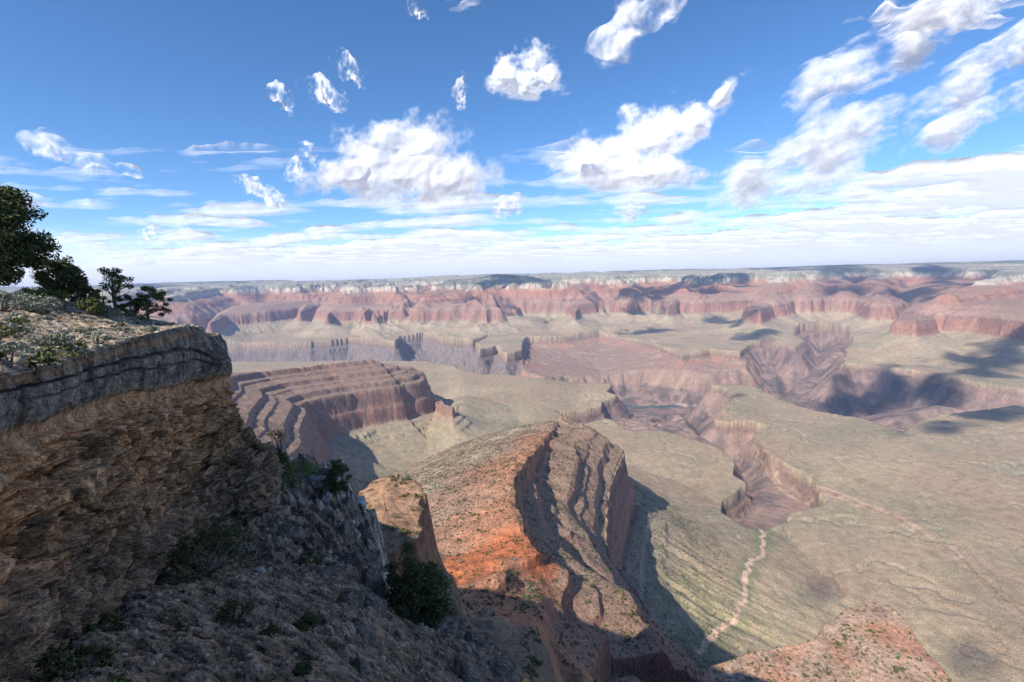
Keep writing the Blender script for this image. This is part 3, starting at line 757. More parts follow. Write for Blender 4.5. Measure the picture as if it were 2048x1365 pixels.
SLOPE = [(-350, 1480, 7.0), (-150, 1400, 8.6), (0, 1320, 10.9), (103, 1262, 13.9), (180, 1215, 18.0), (260, 1155, 24.3), (370, 1085, 32.2), (525, 1010, 36.0), (560, 940, 42),
         (410, 1140, 26.5), (300, 1365, 10.8), (600, 1365, 11.2), (730, 1365, 12.4), (500, 1250, 16.5), (640, 1200, 20.5), (700, 1240, 18.5), (620, 1050, 33), (600, 975, 42), (640, 945, 44), (690, 962, 45.5),
         (728, 1005, 45), (735, 1080, 37), (742, 1160, 27), (300, 1500, 7.2), (650, 1500, 7.6), (820, 1365, 17), (880, 1260, 25), (950, 1262, 26), (1000, 1300, 24), (1040, 1365, 21.5), (1050, 1460, 17), (800, 1500, 9.5)]
EDGE = [(-40, 34), (-31, 46), None]
def rim_slope():
    C = np.array([D3(*p) for p in SLOPE]); xy, zz = C[:, :2], C[:, 2]
    def U(r2): return np.where(r2 > 0, r2 * np.log(r2 + 1e-9), 0) * .5
    Kk = U(((xy[:, None] - xy[None]) ** 2).sum(-1)) + np.eye(len(C)) * 6.0
    A_ = np.zeros((len(C) + 3,) * 2); A_[:len(C), :len(C)] = Kk
    A_[:len(C), -3] = 1; A_[:len(C), -2:] = xy; A_[-3, :len(C)] = 1; A_[-2:, :len(C)] = xy.T
    sol = np.linalg.solve(A_, np.concatenate([zz, np.zeros(3)]))
    rr = np.exp(np.linspace(math.log(3.5), math.log(60), 700)); az = np.linspace(R(-62), R(12), 900)
    RR, AA = np.meshgrid(rr, az, indexing='ij'); x = RR * np.sin(AA); y = RR * np.cos(AA)
    z = sol[-3] + sol[-2] * x + sol[-1] * y
    for k in range(len(C)): z = z + sol[k] * U((x - xy[k, 0]) ** 2 + (y - xy[k, 1]) ** 2)
    # where the slope ends in a drop
    edge = [D3(*p)[:2] for p in [(-350, 1300, 9), (0, 1150, 13), (180, 1080, 21), (370, 1000, 36), (470, 930, 42), (545, 915, 46), (600, 935, 47), (655, 932, 48), (700, 948, 48.5), (738, 995, 46.5), (742, 1080, 38), (752, 1150, 29),
                                        (800, 1230, 25.5), (850, 1225, 28), (900, 1232, 28.5), (960, 1240, 28.5), (1010, 1280, 26), (1050, 1350, 22.5), (1075, 1460, 17.5), (1200, 1700, 8)]] + [(6, -6), (-20, -6)]
    s = poly_sd(x.astype(np.float32), y.astype(np.float32), edge) + .9 * fbm(x / 5, y / 5, 3, 95) + .5 * fbm(x / 1.6, y / 1.6, 2, 97)
    n1 = fbm3(x * .22, y * .22, z * .22, 3, 101); n2 = fbm3(x * .9, y * .9, z * .9, 4, 105); n3 = fbm3(x * 3.2, y * 3.2, z * 3.2, 3, 111)
    drop = np.where(s < 0, -np.abs(s) * 3.6, 0)
    rnd = -1.0 * np.exp(-np.maximum(s, 0) / .8)
    # the far end is a blocky outcrop, the near part loose rubble
    oc = sstep(24, 36, RR) * sstep(8, 3, s)
    blk = fbm3(x * .45, y * .45, z * .45, 3, 115)
    a1, b1, i1 = cell3(x * .6 + .3 * n1, y * .6 + .3 * n2, z * .5, 17)
    a2, b2, i2 = cell3(x * 2.1, y * 2.1, z * 2.1, 23)
    z = z + oc * (1.1 * (i1 - .5) - .35 * sstep(.12, 0, b1 - a1)) + .16 * (i2 - .5) * sstep(.1, .5, i2)
    z = z + drop + rnd + .5 * n1 + .28 * n2 + .09 * n3 + oc * (1.1 * (np.floor(blk * 5) / 5) + .3 * blk)
    a = np.clip(.45 + .8 * n2 + .4 * n3, 0, 1)[..., None]
    col = np.array((.15, .095, .06)) * (1 - a) + np.array((.44, .315, .21)) * a
    stk = sstep(-.15, .3, pn3(x * 1.5, y * 1.5, z * .12, 125) + .5 * n3)[..., None]
    wl = sstep(2.5, .2, s)[..., None]
    col = col * (1 - wl) + (np.array((.12, .085, .06)) * (1 - stk) + np.array((.30, .235, .175)) * stk) * wl
    o_ = sstep(.1, .4, pn3(x * .3, y * .3, z * .5, 121) + .3 * n2)[..., None]
    col = col * (1 - .45 * o_) + np.array((.34, .22, .14)) * .45 * o_
    w = oc[..., None] * sstep(-.2, .3, n2)[..., None] * sstep(34, 42, RR)[..., None]
    col = col * (1 - .8 * w) + np.array((.62, .57, .48)) * .8 * w
    return np.stack([x, y, z], -1), col
G, c = rim_slope()
SLOPEG = G
o = grid_mesh('rubble_slope', G[..., 0], G[..., 1], G[..., 2], m_rock, dict(Col=c))
tag(o, kind='structure')

# ------------------------------------------------------------------ trees, shrubs, stones
def leaf_mat(name, c1, c2):
    m, n, b = new_mat(name); q = NB(n)
    f = q.noise(q.obj(), 1.3, 3, .6)
    g_ = n.nodes.new('ShaderNodeNewGeometry').outputs['Random Per Island']
    col = q.mix(q.math('MULTIPLY_ADD', g_, .6, q.math('MULTIPLY', f, .5), True), c1, c2)
    n.links.new(col, b.inputs['Base Color']); b.inputs['Roughness'].default_value = .7
    return m
m_dark = leaf_mat('pinyon_needles', (.040, .052, .020), (.12, .125, .045))
m_mid = leaf_mat('juniper_scales', (.050, .065, .022), (.14, .14, .05))
m_lite = leaf_mat('fresh_leaves', (.10, .13, .03), (.24, .25, .07))
m_sage = leaf_mat('sage_leaves', (.15, .16, .11), (.30, .30, .22))
m_bark, n, b = new_mat('weathered_bark'); q = NB(n)
n.links.new(q.ramp(q.noise(q.mapping(q.obj(), (3, 3, .6)), 4, 4), (.3, (.07, .055, .045)), (.7, (.22, .19, .165))), b.inputs['Base Color'])
m_dead, n, b = new_mat('bleached_wood'); q = NB(n)
n.links.new(q.ramp(q.noise(q.mapping(q.obj(), (3, 3, .6)), 5, 4), (.3, (.22, .19, .16)), (.7, (.50, .46, .40))), b.inputs['Base Color'])

def mesh_obj(name, V, F, mat, parent=None, smooth=False):
    me = bpy.data.meshes.new(name)
    V = np.asarray(V, np.float32)
    if isinstance(F, np.ndarray):
        k = F.shape[1]
        me.vertices.add(len(V)); me.vertices.foreach_set('co', V.ravel())
        me.loops.add(F.size); me.loops.foreach_set('vertex_index', F.astype(np.int32).ravel())
        me.polygons.add(len(F)); me.polygons.foreach_set('loop_start', np.arange(0, F.size, k, dtype=np.int32)); me.polygons.foreach_set('loop_total', np.full(len(F), k, np.int32))
    else: me.from_pydata([tuple(v) for v in V], [], F)
    if smooth: me.polygons.foreach_set('use_smooth', np.ones(len(me.polygons), bool))
    me.update(); me.materials.append(mat)
    o = bpy.data.objects.new(name, me); S.collection.objects.link(o)
    if parent is not None: o.parent = parent
    return o

def tubes(paths, sides=7):
    V, F = [], []
    for pts, rad in paths:
        pts = np.asarray(pts, float); base = len(V)
        for k, p in enumerate(pts):
            t = pts[min(k + 1, len(pts) - 1)] - pts[max(k - 1, 0)]; t /= np.linalg.norm(t) + 1e-9
            a = np.cross(t, (0.3, .9, .2)); a /= np.linalg.norm(a) + 1e-9; b_ = np.cross(t, a)
            for j in range(sides):
                w = 2 * math.pi * j / sides; V.append(p + rad[k] * (a * math.cos(w) + b_ * math.sin(w)))
        for k in range(len(pts) - 1):
            for j in range(sides):
                F.append((base + k * sides + j, base + k * sides + (j + 1) % sides, base + (k + 1) * sides + (j + 1) % sides, base + (k + 1) * sides + j))
        F.append(tuple(base + (len(pts) - 1) * sides + j for j in range(sides)))
    return V, F

def leaves(cent, rad, per, size, rg, flat=.75):
    """many small leaf sprays round the given clump centres"""
    cent = np.asarray(cent); n_ = len(cent) * per
    c = np.repeat(cent, per, 0); r_ = np.repeat(np.asarray(rad), per)
    d = rg.normal(size=(n_, 3)); d /= np.linalg.norm(d, axis=1, keepdims=True)
    p = c + d * (r_ * rg.random(n_) ** .45)[:, None] * np.array((1, 1, flat))
    nrm = d * .9 + rg.normal(size=(n_, 3)) * .6 + np.array((0, 0, .35)); nrm /= np.linalg.norm(nrm, axis=1, keepdims=True)
    a = np.cross(nrm, rg.normal(size=(n_, 3))); a /= np.linalg.norm(a, axis=1, keepdims=True); b_ = np.cross(nrm, a)
    sz = (size * (.6 + .8 * rg.random(n_)))[:, None]
    V = np.stack([p - a * sz, p - b_ * sz * .45 + nrm * sz * .15, p + a * sz, p + b_ * sz * .45 - nrm * sz * .1], 1).reshape(-1, 3)
    return V, np.arange(4 * n_).reshape(-1, 4)

def on_ground(px, py, r, G):
    """the point of a ground sheet straight under the photo point at the distance r"""
    p = D3(px, py, r)
    d = (G[..., 0] - p[0]) ** 2 + (G[..., 1] - p[1]) ** 2
    k = np.unravel_index(np.argmin(d), d.shape)
    return np.array((p[0], p[1], G[k][2]))

def tree(name, label, base, h, w, seed, mat=None, trunk_h=.25, lean=(0, 0), clumps=34, per=110, leaf=.085, clump_r=.16, cat='tree', shape='round', bark=None, group=None, bare=0):
    """w: crown radius; a trunk with limbs (one mesh) and a crown of leaf clumps"""
    rg = np.random.default_rng(seed)
    root = bpy.data.objects.new(name, None); S.collection.objects.link(root); root.location = base
    root.empty_display_size = .3
    tag(root, label, cat, group)
    cz0 = h * trunk_h
    cent = []
    while len(cent) < clumps:
        p = rg.uniform(-1, 1, 3)
        if np.linalg.norm(p) > 1: continue
        if shape == 'cone' and math.hypot(p[0], p[1]) > (1 - p[2]) * .55 + .12: continue
        if np.linalg.norm(p) < .35 and rg.random() < .7: continue
        q_ = np.array((p[0] * w * (1 - .25 * p[2]), p[1] * w * (1 - .25 * p[2]), cz0 + (h - cz0) * (.5 + .5 * p[2])))
        if pn3(q_[0] * 1.1 / w + seed, q_[1] * 1.1 / w, q_[2] * 1.3 / h, seed) < -.22: continue
        t = q_[2] / h; q_[:2] += np.array(lean) * t
        cent.append(q_)
    cent = np.array(cent)
    tip = np.array((lean[0], lean[1], h * .86))
    tr_ = []; n_ = 8; bend = rg.normal(size=2) * w * .12
    P_ = [np.array((lean[0] * t + bend[0] * math.sin(3 * t), lean[1] * t + bend[1] * math.sin(2.5 * t), h * .86 * t - .25 * (t == 0))) for t in np.linspace(0, 1, n_)]
    r0 = .035 * h + .02
    tr_.append((P_, [r0 * (1 - .85 * t) for t in np.linspace(0, 1, n_)]))
    for c in cent[:: max(1, len(cent) // 16)]:
        t0 = np.clip(c[2] / h * .62, .12, .8); k = t0 * (n_ - 1); s0 = P_[int(k)] * (1 - k % 1) + P_[min(int(k) + 1, n_ - 1)] * (k % 1)
        mid = (s0 + c) / 2 + rg.normal(size=3) * .06 * h
        rr_ = r0 * .42 * (1 - t0 * .6)
        tr_.append(([s0, (s0 + mid) / 2, mid, c], [rr_, rr_ * .75, rr_ * .5, rr_ * .15]))
    for _ in range(bare):
        t0 = rg.uniform(.35, .8); k = t0 * (n_ - 1); s0 = P_[int(k)]
        a = rg.uniform(0, 6.28); e = s0 + np.array((math.cos(a) * w * .9, math.sin(a) * w * .9, rg.uniform(-.05, .12) * h)); mid = (s0 + e) / 2 + rg.normal(size=3) * .05 * h
        tr_.append(([s0, mid, e], [r0 * .3, r0 * .2, r0 * .05]))
        tr_.append(([mid, mid + (e - s0) * .3 + np.array((0, 0, .1 * h))], [r0 * .16, r0 * .03]))
    V, F = tubes(tr_)
    mesh_obj('trunk', V, F, bark or m_bark, root, True)
    cr_r = clump_r * max(w, h * .35) * (.7 + .6 * rg.random(len(cent)))
    V, F = leaves(cent, cr_r * 1.6, per, leaf, rg)
    mesh_obj('crown', V, F, mat or m_dark, root)
    return root

def bush(name, label, base, h, w, seed, mat, clumps=16, per=90, leaf=.07, group=None):
    """a low shrub: stems and foliage"""
    rg = np.random.default_rng(seed)
    root = bpy.data.objects.new(name, None); S.collection.objects.link(root); root.location = base; root.empty_display_size = .2
    tag(root, label, 'shrub', group)
    cent = []
    for k in range(clumps):
        a = rg.uniform(0, 6.28); q_ = rg.random() ** .5
        cent.append((math.cos(a) * q_ * w, math.sin(a) * q_ * w, h * (.2 + .62 * (1 - q_ ** 2) * rg.uniform(.5, 1) + .1 * rg.random())))
    cent = np.array(cent)
    V, F = tubes([([(0, 0, -.15), c * np.array((.5, .5, .45)), c], [.02 + .02 * h, .012 + .012 * h, .006]) for c in cent[::2]], 5)
    mesh_obj('stem', V, F, m_bark, root, True)
    V, F = leaves(cent, np.full(len(cent), .30 * max(w, h)) * (.7 + .6 * rg.random(len(cent))), per, leaf, rg)
    mesh_obj('foliage', V, F, mat, root)
    return root

RT, SG = RIMTOP, SLOPEG
tree('pinyon_tree', 'tallest dark pinyon pine at the left edge of the cliff top', on_ground(-10, 598, 41, RT), 6.6, 2.6, 1, m_dark, .12, clumps=150, per=230, leaf=.11, clump_r=.17)
tree('pinyon_tree', 'dark pinyon pine cropped by the left edge, lower than the tallest one beside it', on_ground(-95, 605, 37, RT), 5.0, 2.3, 2, m_dark, .02, clumps=90, per=190, leaf=.11, clump_r=.18)
tree('juniper_tree', 'round dark dense tree just right of the tallest pinyon', on_ground(128, 602, 44, RT), 2.9, 1.3, 3, m_dark, .02, clumps=60, per=190, leaf=.085, clump_r=.22)
tree('juniper_tree', 'low grey-green tree between the round dark tree and the twisted juniper', on_ground(178, 612, 45, RT), 1.5, .8, 4, m_mid, .1, clumps=18, per=90, leaf=.07)
tree('juniper_tree', 'twisted juniper with a bare forked trunk and a tuft on top', on_ground(238, 650, 42, RT), 3.3, .95, 5, m_mid, .42, (.1, .1), 22, 90, .07, .17, bare=3)
tree('juniper_tree', 'bushy juniper nearest the cliff tip, leaning to the right', on_ground(300, 656, 42, RT), 2.7, 1.15, 6, m_mid, .1, (.35, .3), 34, 110, .07, .16)
tree('juniper_tree', 'dark low juniper filling the gap under the twisted juniper', on_ground(265, 656, 41.5, RT), 1.5, .9, 7, m_dark, .05, clumps=24, per=110, leaf=.07)
tree('juniper_tree', 'yellowish green small juniper left of the twisted juniper', on_ground(212, 640, 43, RT), 1.5, .75, 8, m_lite, .1, clumps=16, per=80, leaf=.06)
bush('cliff_rose_shrub', 'compact bright green shrub on the gravel below the junipers', on_ground(187, 665, 35, RT), 1.05, .5, 11, m_mid, 18, 90)
bush('sage_shrub', 'grey-green sage mound right of the compact green shrub', on_ground(222, 668, 36, RT), .65, .62, 12, m_sage, 16, 90, .05)
bush('sage_shrub', 'largest grey sage mound on the cliff top at the left', on_ground(60, 640, 33, RT), 1.0, 1.1, 13, m_sage, 26, 110, .06)
bush('sage_shrub', 'grey sage mound touching the left edge of the picture', on_ground(5, 645, 30, RT), .9, .8, 14, m_sage, 20, 90, .06)
bush('rabbitbrush_shrub', 'yellow-green brush under the round dark tree', on_ground(105, 612, 41, RT), 1.1, .9, 15, m_lite, 20, 90, .06)
bush('rabbitbrush_shrub', 'small yellow-green brush below the tallest pinyon', on_ground(60, 610, 40, RT), .8, .8, 16, m_lite, 16, 80, .06)
bush('sage_shrub', 'low sage tuft between the largest sage mound and the compact green shrub', on_ground(130, 640, 37, RT), .55, .6, 17, m_sage, 12, 80, .05)
bush('sage_shrub', 'tiny dark tuft alone on the gravel near the cliff edge', on_ground(40, 672, 24, RT), .3, .3, 18, m_mid, 8, 60, .04)
tree('pinyon_tree', 'pinyon pine rooted just out of frame whose shade speckles the cliff edge', np.array((-17.5, 6.5, -1.7)), 4.6, 1.7, 51, m_dark, .3, clumps=40, per=60, leaf=.12, clump_r=.16)
tree('pinyon_tree', 'second out-of-frame pinyon pine shading the gravel behind the cliff edge', np.array((-22.5, 11.5, -1.2)), 5.2, 1.9, 52, m_dark, .3, clumps=40, per=60, leaf=.12, clump_r=.16)
rgt = np.random.default_rng(61)
for k in range(26):
    px_, t_ = rgt.uniform(-40, 330), rgt.random()
    lo_ = np.interp(px_, [-40, 103, 207, 300, 385], [752, 725, 695, 668, 655]); hi_ = np.interp(px_, [-40, 103, 207, 300], [600, 606, 622, 648])
    py_ = hi_ + (lo_ - hi_) * (.08 + .8 * t_); rr0 = np.interp(px_, [-40, 0, 103, 207, 300], [12, 12.5, 16, 21, 28]); r_ = rr0 + (42 - rr0) * (1 - t_) ** 1.4
    bush('low_shrub', 'little tuft of dry scrub scattered on the gravel cliff top', on_ground(px_, py_, r_, RT), .25 + .3 * rgt.random(), .2 + .3 * rgt.random(), 400 + k, (m_sage, m_mid, m_sage)[k % 3], 8, 50, .045, 'tufts of dry scrub on the cliff top')
# trees on the outcrop and the shaded slope
tree('dead_topped_pine', 'gnarled half-dead pine with a green tuft on top of a bare trunk', on_ground(578, 938, 42.5, SG), 4.7, .75, 21, m_mid, .82, (-1.15, .3), 9, 80, .06, .17, bark=m_bark, bare=7)
bush('manzanita_shrub', 'sunlit bright green shrub spreading beside the half-dead pine', on_ground(590, 936, 43, SG), 1.9, 2.1, 22, m_lite, 34, 130, .075)
bush('manzanita_shrub', 'dark shrub clinging to the rock edge left of the half-dead pine', on_ground(545, 950, 42, SG), 1.3, 1.2, 23, m_dark, 20, 110, .075)
tree('juniper_tree', 'dark juniper growing out of the outcrop below its white blocks', on_ground(672, 1010, 42.5, SG), 3.6, 1.3, 24, m_dark, .02, (.2, 0), 44, 130, .08, .15)
for px, py, r, h, w, lb in [(410, 1160, 25.5, 2.5, 2.4, 'largest dark shrub in the shade in the middle of the rubble slope'), (340, 1120, 28, 1.0, 1.1, 'dark shrub at the cliff foot left of the largest shaded shrub'),
                            (480, 1110, 29, 1.2, 1.0, 'dark shrub against the cliff foot right of the largest shaded shrub'), (470, 1250, 17.2, .75, .5, 'small dark shrub on rubble directly below the largest shaded shrub'),
                            (612, 1260, 17, .6, .48, 'small dark shrub on rubble near the grey rock edge'), (540, 1290, 15, .35, .22, 'tiniest dark shrub between the two small rubble shrubs'),
                            (207, 1232, 15.5, .6, .5, 'small dark shrub at the cliff foot in the lower left'), (60, 1300, 11.5, .75, .6, 'dark shrub at the lower left edge of the slope'),
                            (620, 1110, 27.5, .8, .65, 'dark shrub on the upper rubble below the half-dead pine'), (600, 1340, 12.2, .35, .25, 'tiny shaded shrub close to the bottom edge'),
                            (150, 1290, 12.2, .5, .45, 'low dark shrub in the lower left corner right of the edge shrub')]:
    bush('mountain_shrub', lb, on_ground(px, py, r, SG), h, w, int(px), m_dark, 26 if w > 1.5 else 14, 130 if w > 1.5 else 80, .07 if w > 1 else .045, 'shrubs in the shade of the rubble slope')
bush('sprig_plant', 'sunlit yellow-green sprig rising at the bottom edge', on_ground(240, 1400, 9.6, SG) + np.array((0, 0, .12)), .42, .14, 31, m_lite, 9, 40, .035)
# ---- big shaded tree and slim ones at the bottom
tree('douglas_fir', 'big dark fir standing in shade against the grey rock at the bottom', on_ground(835, 1335, 26, SG) + np.array((0, 0, -3.2)), 8.5, 2.2, 41, m_dark, .04, clumps=110, per=150, leaf=.11, clump_r=.12, shape='round')
tree('slim_tree', 'slim sparse tree with thin trunk right of the big shaded fir', on_ground(905, 1300, 30, SG) + np.array((0, 0, -2.0)), 5.0, .55, 42, m_dark, .35, clumps=14, per=60, leaf=.07, bare=4)
tree('slim_tree', 'second slim bare-stemmed tree beside the grey boulder', on_ground(935, 1300, 30, SG) + np.array((0, 0, -2.2)), 4.6, .5, 43, m_dark, .4, clumps=10, per=50, leaf=.07, bare=5)
m_rockblock, n, b = new_mat('grey_limestone'); q = NB(n)
f1 = q.noise(q.obj(), 1.6, 7, .72); f2 = q.noise(q.obj(), 9, 4, .65); f3 = q.noise(q.mapping(q.obj(), (1, 1, .15)), 3, 4, .6)
col = q.ramp(f1, (.33, (.085, .06, .042)), (.50, (.24, .185, .14)), (.68, (.46, .38, .30)))
col = q.mix(.7, col, q.ramp(f3, (.38, .55), (.62, 1.3)), 'MULTIPLY')
n.links.new(q.mix(1.0, col, q.ramp(f2, (.34, .5), (.66, 1.4)), 'MULTIPLY'), b.inputs['Base Color'])
q.bump(b, q.math('ADD', q.math('MULTIPLY', f1, .5), q.math('MULTIPLY', f2, .1)), 1.0, 1.0)
def boulder(label, base, sx, sy, sz, seed, rot):
    bm = bmesh.new(); bmesh.ops.create_icosphere(bm, subdivisions=5, radius=1.0)
    V = np.array([v.co[:] for v in bm.verts]); F = np.array([[v.index for v in f.verts] for f in bm.faces]); bm.free()
    # facets: cut the ball with random planes, then roughen
    rg = np.random.default_rng(seed)
    for _ in range(13):
        d = rg.normal(size=3); d /= np.linalg.norm(d); h = rg.uniform(.55, .85)
        k = V @ d - h; V = V - np.where(k > 0, k, 0)[:, None] * d * .93
    nz = fbm3(V[:, 0] * 1.8 + seed, V[:, 1] * 1.8, V[:, 2] * 1.8, 4, 131)
    V = V * (1 + .16 * nz)[:, None] * np.array((sx, sy, sz))
    c_, s_ = math.cos(rot), math.sin(rot); V = V @ np.array(((c_, -s_, 0), (s_, c_, 0), (0, 0, 1))).T
    o = mesh_obj('boulder', V, F, m_block, None, True); o.location = base
    tag(o, label, 'boulder', 'pale limestone blocks on the outcrop'); return o
m_block, n, b = new_mat('pale_limestone'); q = NB(n)
f1 = q.noise(q.obj(), 2.2, 6, .7); f2 = q.noise(q.obj(), 11, 3, .6)
col = q.ramp(f1, (.32, (.22, .20, .17)), (.46, (.50, .46, .40)), (.7, (.68, .64, .56)))
n.links.new(q.mix(1.0, col, q.ramp(f2, (.3, .7), (.7, 1.2)), 'MULTIPLY'), b.inputs['Base Color'])
q.bump(b, q.math('ADD', q.math('MULTIPLY', f1, .3), q.math('MULTIPLY', f2, .05)), 1.0, 1.0)
boulder('biggest sunlit white block on top of the outcrop beside the half-dead pine', on_ground(632, 955, 43.5, SG) + np.array((0, 0, .15)), 1.15, .95, .75, 1, .4)
boulder('second white block, squeezed between the biggest block and the dark juniper', on_ground(668, 962, 45, SG) + np.array((0, 0, .15)), .9, .8, .6, 2, 1.4)
boulder('pale tilted block at the right shoulder of the outcrop', on_ground(712, 1000, 44.5, SG) + np.array((0, 0, -.1)), .9, .9, 1.2, 3, 2.2)
boulder('grey block lower on the right edge of the outcrop', on_ground(705, 1065, 39, SG) + np.array((0, 0, -.2)), .8, .9, 1.0, 4, .9)
rgb_ = np.random.default_rng(71)
for k, (px_, py_, r_, w_, h_) in enumerate([(655, 985, 43.5, 1.3, 1.6), (700, 1025, 42, 1.5, 2.2), (725, 1050, 40, 1.1, 2.0), (690, 1090, 35, 1.4, 1.8), (728, 1110, 33, 1.2, 2.2), (735, 1170, 27, 1.0, 1.9), (700, 1150, 29, 1.2, 1.5),
                                            (655, 1060, 35, 1.5, 1.4), (630, 1010, 39, 1.4, 1.3), (590, 1000, 39, 1.2, 1.2), (742, 1215, 23, .9, 1.5), (690, 1215, 21, .9, 1.0), (720, 1265, 18.5, .8, 1.2), (715, 1320, 15, .7, .9),
                                            (880, 1270, 25, 1.6, 1.5), (945, 1290, 24.5, 1.7, 1.5), (1000, 1330, 22.5, 1.4, 1.3), (930, 1345, 20, 1.3, 1.0), (640, 1130, 26, 1.0, .8), (570, 1060, 32, 1.1, .9)]):
    o = boulder('grey limestone block set into the edge of the shaded slope', on_ground(px_, py_, r_, SG) + np.array((0, 0, -.35 * h_)), w_, w_ * rgb_.uniform(.7, 1.1), h_, 20 + k, rgb_.uniform(0, 6.28))
    o['group'] = 'grey blocks along the edge of the shaded slope'; o.data.materials[0] = m_rockblock
boulder('small pale block lying on the shaded rubble right of the largest shrub', on_ground(520, 1148, 25.5, SG), .42, .3, .25, 5, 2.9)
rg = np.random.default_rng(9)
root = bpy.data.objects.new('dead_twig', None)
base = on_ground(365, 1385, 9.8, SG)
V, F = tubes([([base + (0, 0, -.1), base + (.05, .1, .2), base + (.22, .2, .48)], [.010, .008, .004]), ([base + (.05, .1, .2), base + (.2, .1, .36)], [.006, .003]), ([base + (.14, .15, .35), base + (.12, .2, .5)], [.005, .002])], 5)
bpy.data.objects.remove(root)
tag(mesh_obj('dead_twig', V, F, m_dead, None, True), 'bleached bare twig poking up at the bottom edge', 'twig')

def visible_mask():
    """which canyon vertices can be seen from the viewpoint, roughly: the running maximum of the elevation angle along each azimuth"""
    e = H / RRg
    m = np.maximum.accumulate(e, axis=0)
    return e >= m - 1e-4
VIS = visible_mask()
Pc = np.stack([X, Y, H], -1)

def blob_bush(seed, mat, n_=70, name='scrub_shrub'):
    rg = np.random.default_rng(seed)
    c = rg.normal(size=(9, 3)) * np.array((.30, .30, .16)) + np.array((0, 0, .35))
    V, F = leaves(c, np.full(9, .30), n_ // 9 + 4, .15, rg, .8)
    return V, F

def scrub():
    """individual shrubs that show largest, the rest as one mass"""
    rg = np.random.default_rng(77)
    prot = []
    for k, m in enumerate((m_mid, m_dark, m_mid, m_sage)):
        V, F = blob_bush(300 + k, m); me_o = mesh_obj('scrub_shrub', V, F, m); prot.append(me_o)
    # density: red ridge, near slopes, knob
    zs = H - shift(Y)
    w = VIS & (SL_ < 1.1) & (RRg < 1900) & (RRg > 110)
    dens = np.where(RRg < 1900, 1., 0.) * (zs > -880)
    ii, jj = np.nonzero(w & (dens > 0))
    cell = RRg[ii, jj] ** 2                                # plan area of a grid cell grows with the distance
    dr = np.gradient(RRg[:, 0])[ii]
    area = dr * RRg[ii, jj] * (R(120) / NA)
    nse = fbm(X[ii, jj] / 60, Y[ii, jj] / 60, 3, 201)
    prob = np.clip(area * .034 * (.45 + 1.6 * np.clip(nse + .25, 0, 1)), 0, .9)
    k = rg.random(len(ii)) < prob
    ii, jj = ii[k], jj[k]
    size = 1.0 + 2.0 * rg.random(len(ii)) ** 2.5
    size = np.where(rg.random(len(ii)) < .12, size * 1.7, size)
    app = size / RRg[ii, jj]
    d = Pc[ii, jj]
    # keep what the camera can see
    cw = np.array(cam.rotation_euler.to_matrix()).T @ d.T
    u = cw[0] / -cw[2] * FPX + 1024; v = 682.5 - cw[1] / -cw[2] * FPX
    near_hide = (u < 760) & (v > 560 + 0 * u)
    vis = (u > -40) & (u < 2090) & (v < 1400) & (cw[2] < 0)
    vis &= ~((u < 690) & (v > 960)) & ~((u < 1045) & (v > 1235))
    ii, jj, size, app, d = ii[vis], jj[vis], size[vis], app[vis], d[vis]
    order = np.argsort(-app)
    print('scrub', len(order))
    first = order[:290]
    for c, t in enumerate(first):
        p = prot[int(rg.integers(0, 4))]
        if c < 4: p = prot[c]; o = p
        else: o = p.copy(); S.collection.objects.link(o)
        o.location = d[t] - np.array((0, 0, .15)); s_ = size[t]; o.scale = (s_, s_, s_ * rg.uniform(.8, 1.25)); o.rotation_euler = (0, 0, rg.uniform(0, 6.28))
        tag(o, 'small green shrub dotted over the sunlit red slopes below the rim', 'shrub', 'shrubs dotted over the near red slopes')
    rest = order[290:48000]
    VV, FF = [], []
    base = 0
    tmpl = [leaves(np.random.default_rng(k).normal(size=(4, 3)) * .25 + np.array((0, 0, .3)), np.full(4, .35), 6, .28, np.random.default_rng(50 + k)) for k in range(6)]
    for t in rest:
        V, F = tmpl[int(rg.integers(0, 6))]; a = rg.uniform(0, 6.28); s_ = size[t]
        Rm = np.array(((math.cos(a), -math.sin(a), 0), (math.sin(a), math.cos(a), 0), (0, 0, 1)))
        VV.append(V @ Rm.T * s_ + d[t]); FF.append(F + base); base += len(V)
    o = mesh_obj('scrub', np.concatenate(VV), np.concatenate(FF), m_mid)
    tag(o, kind='stuff')

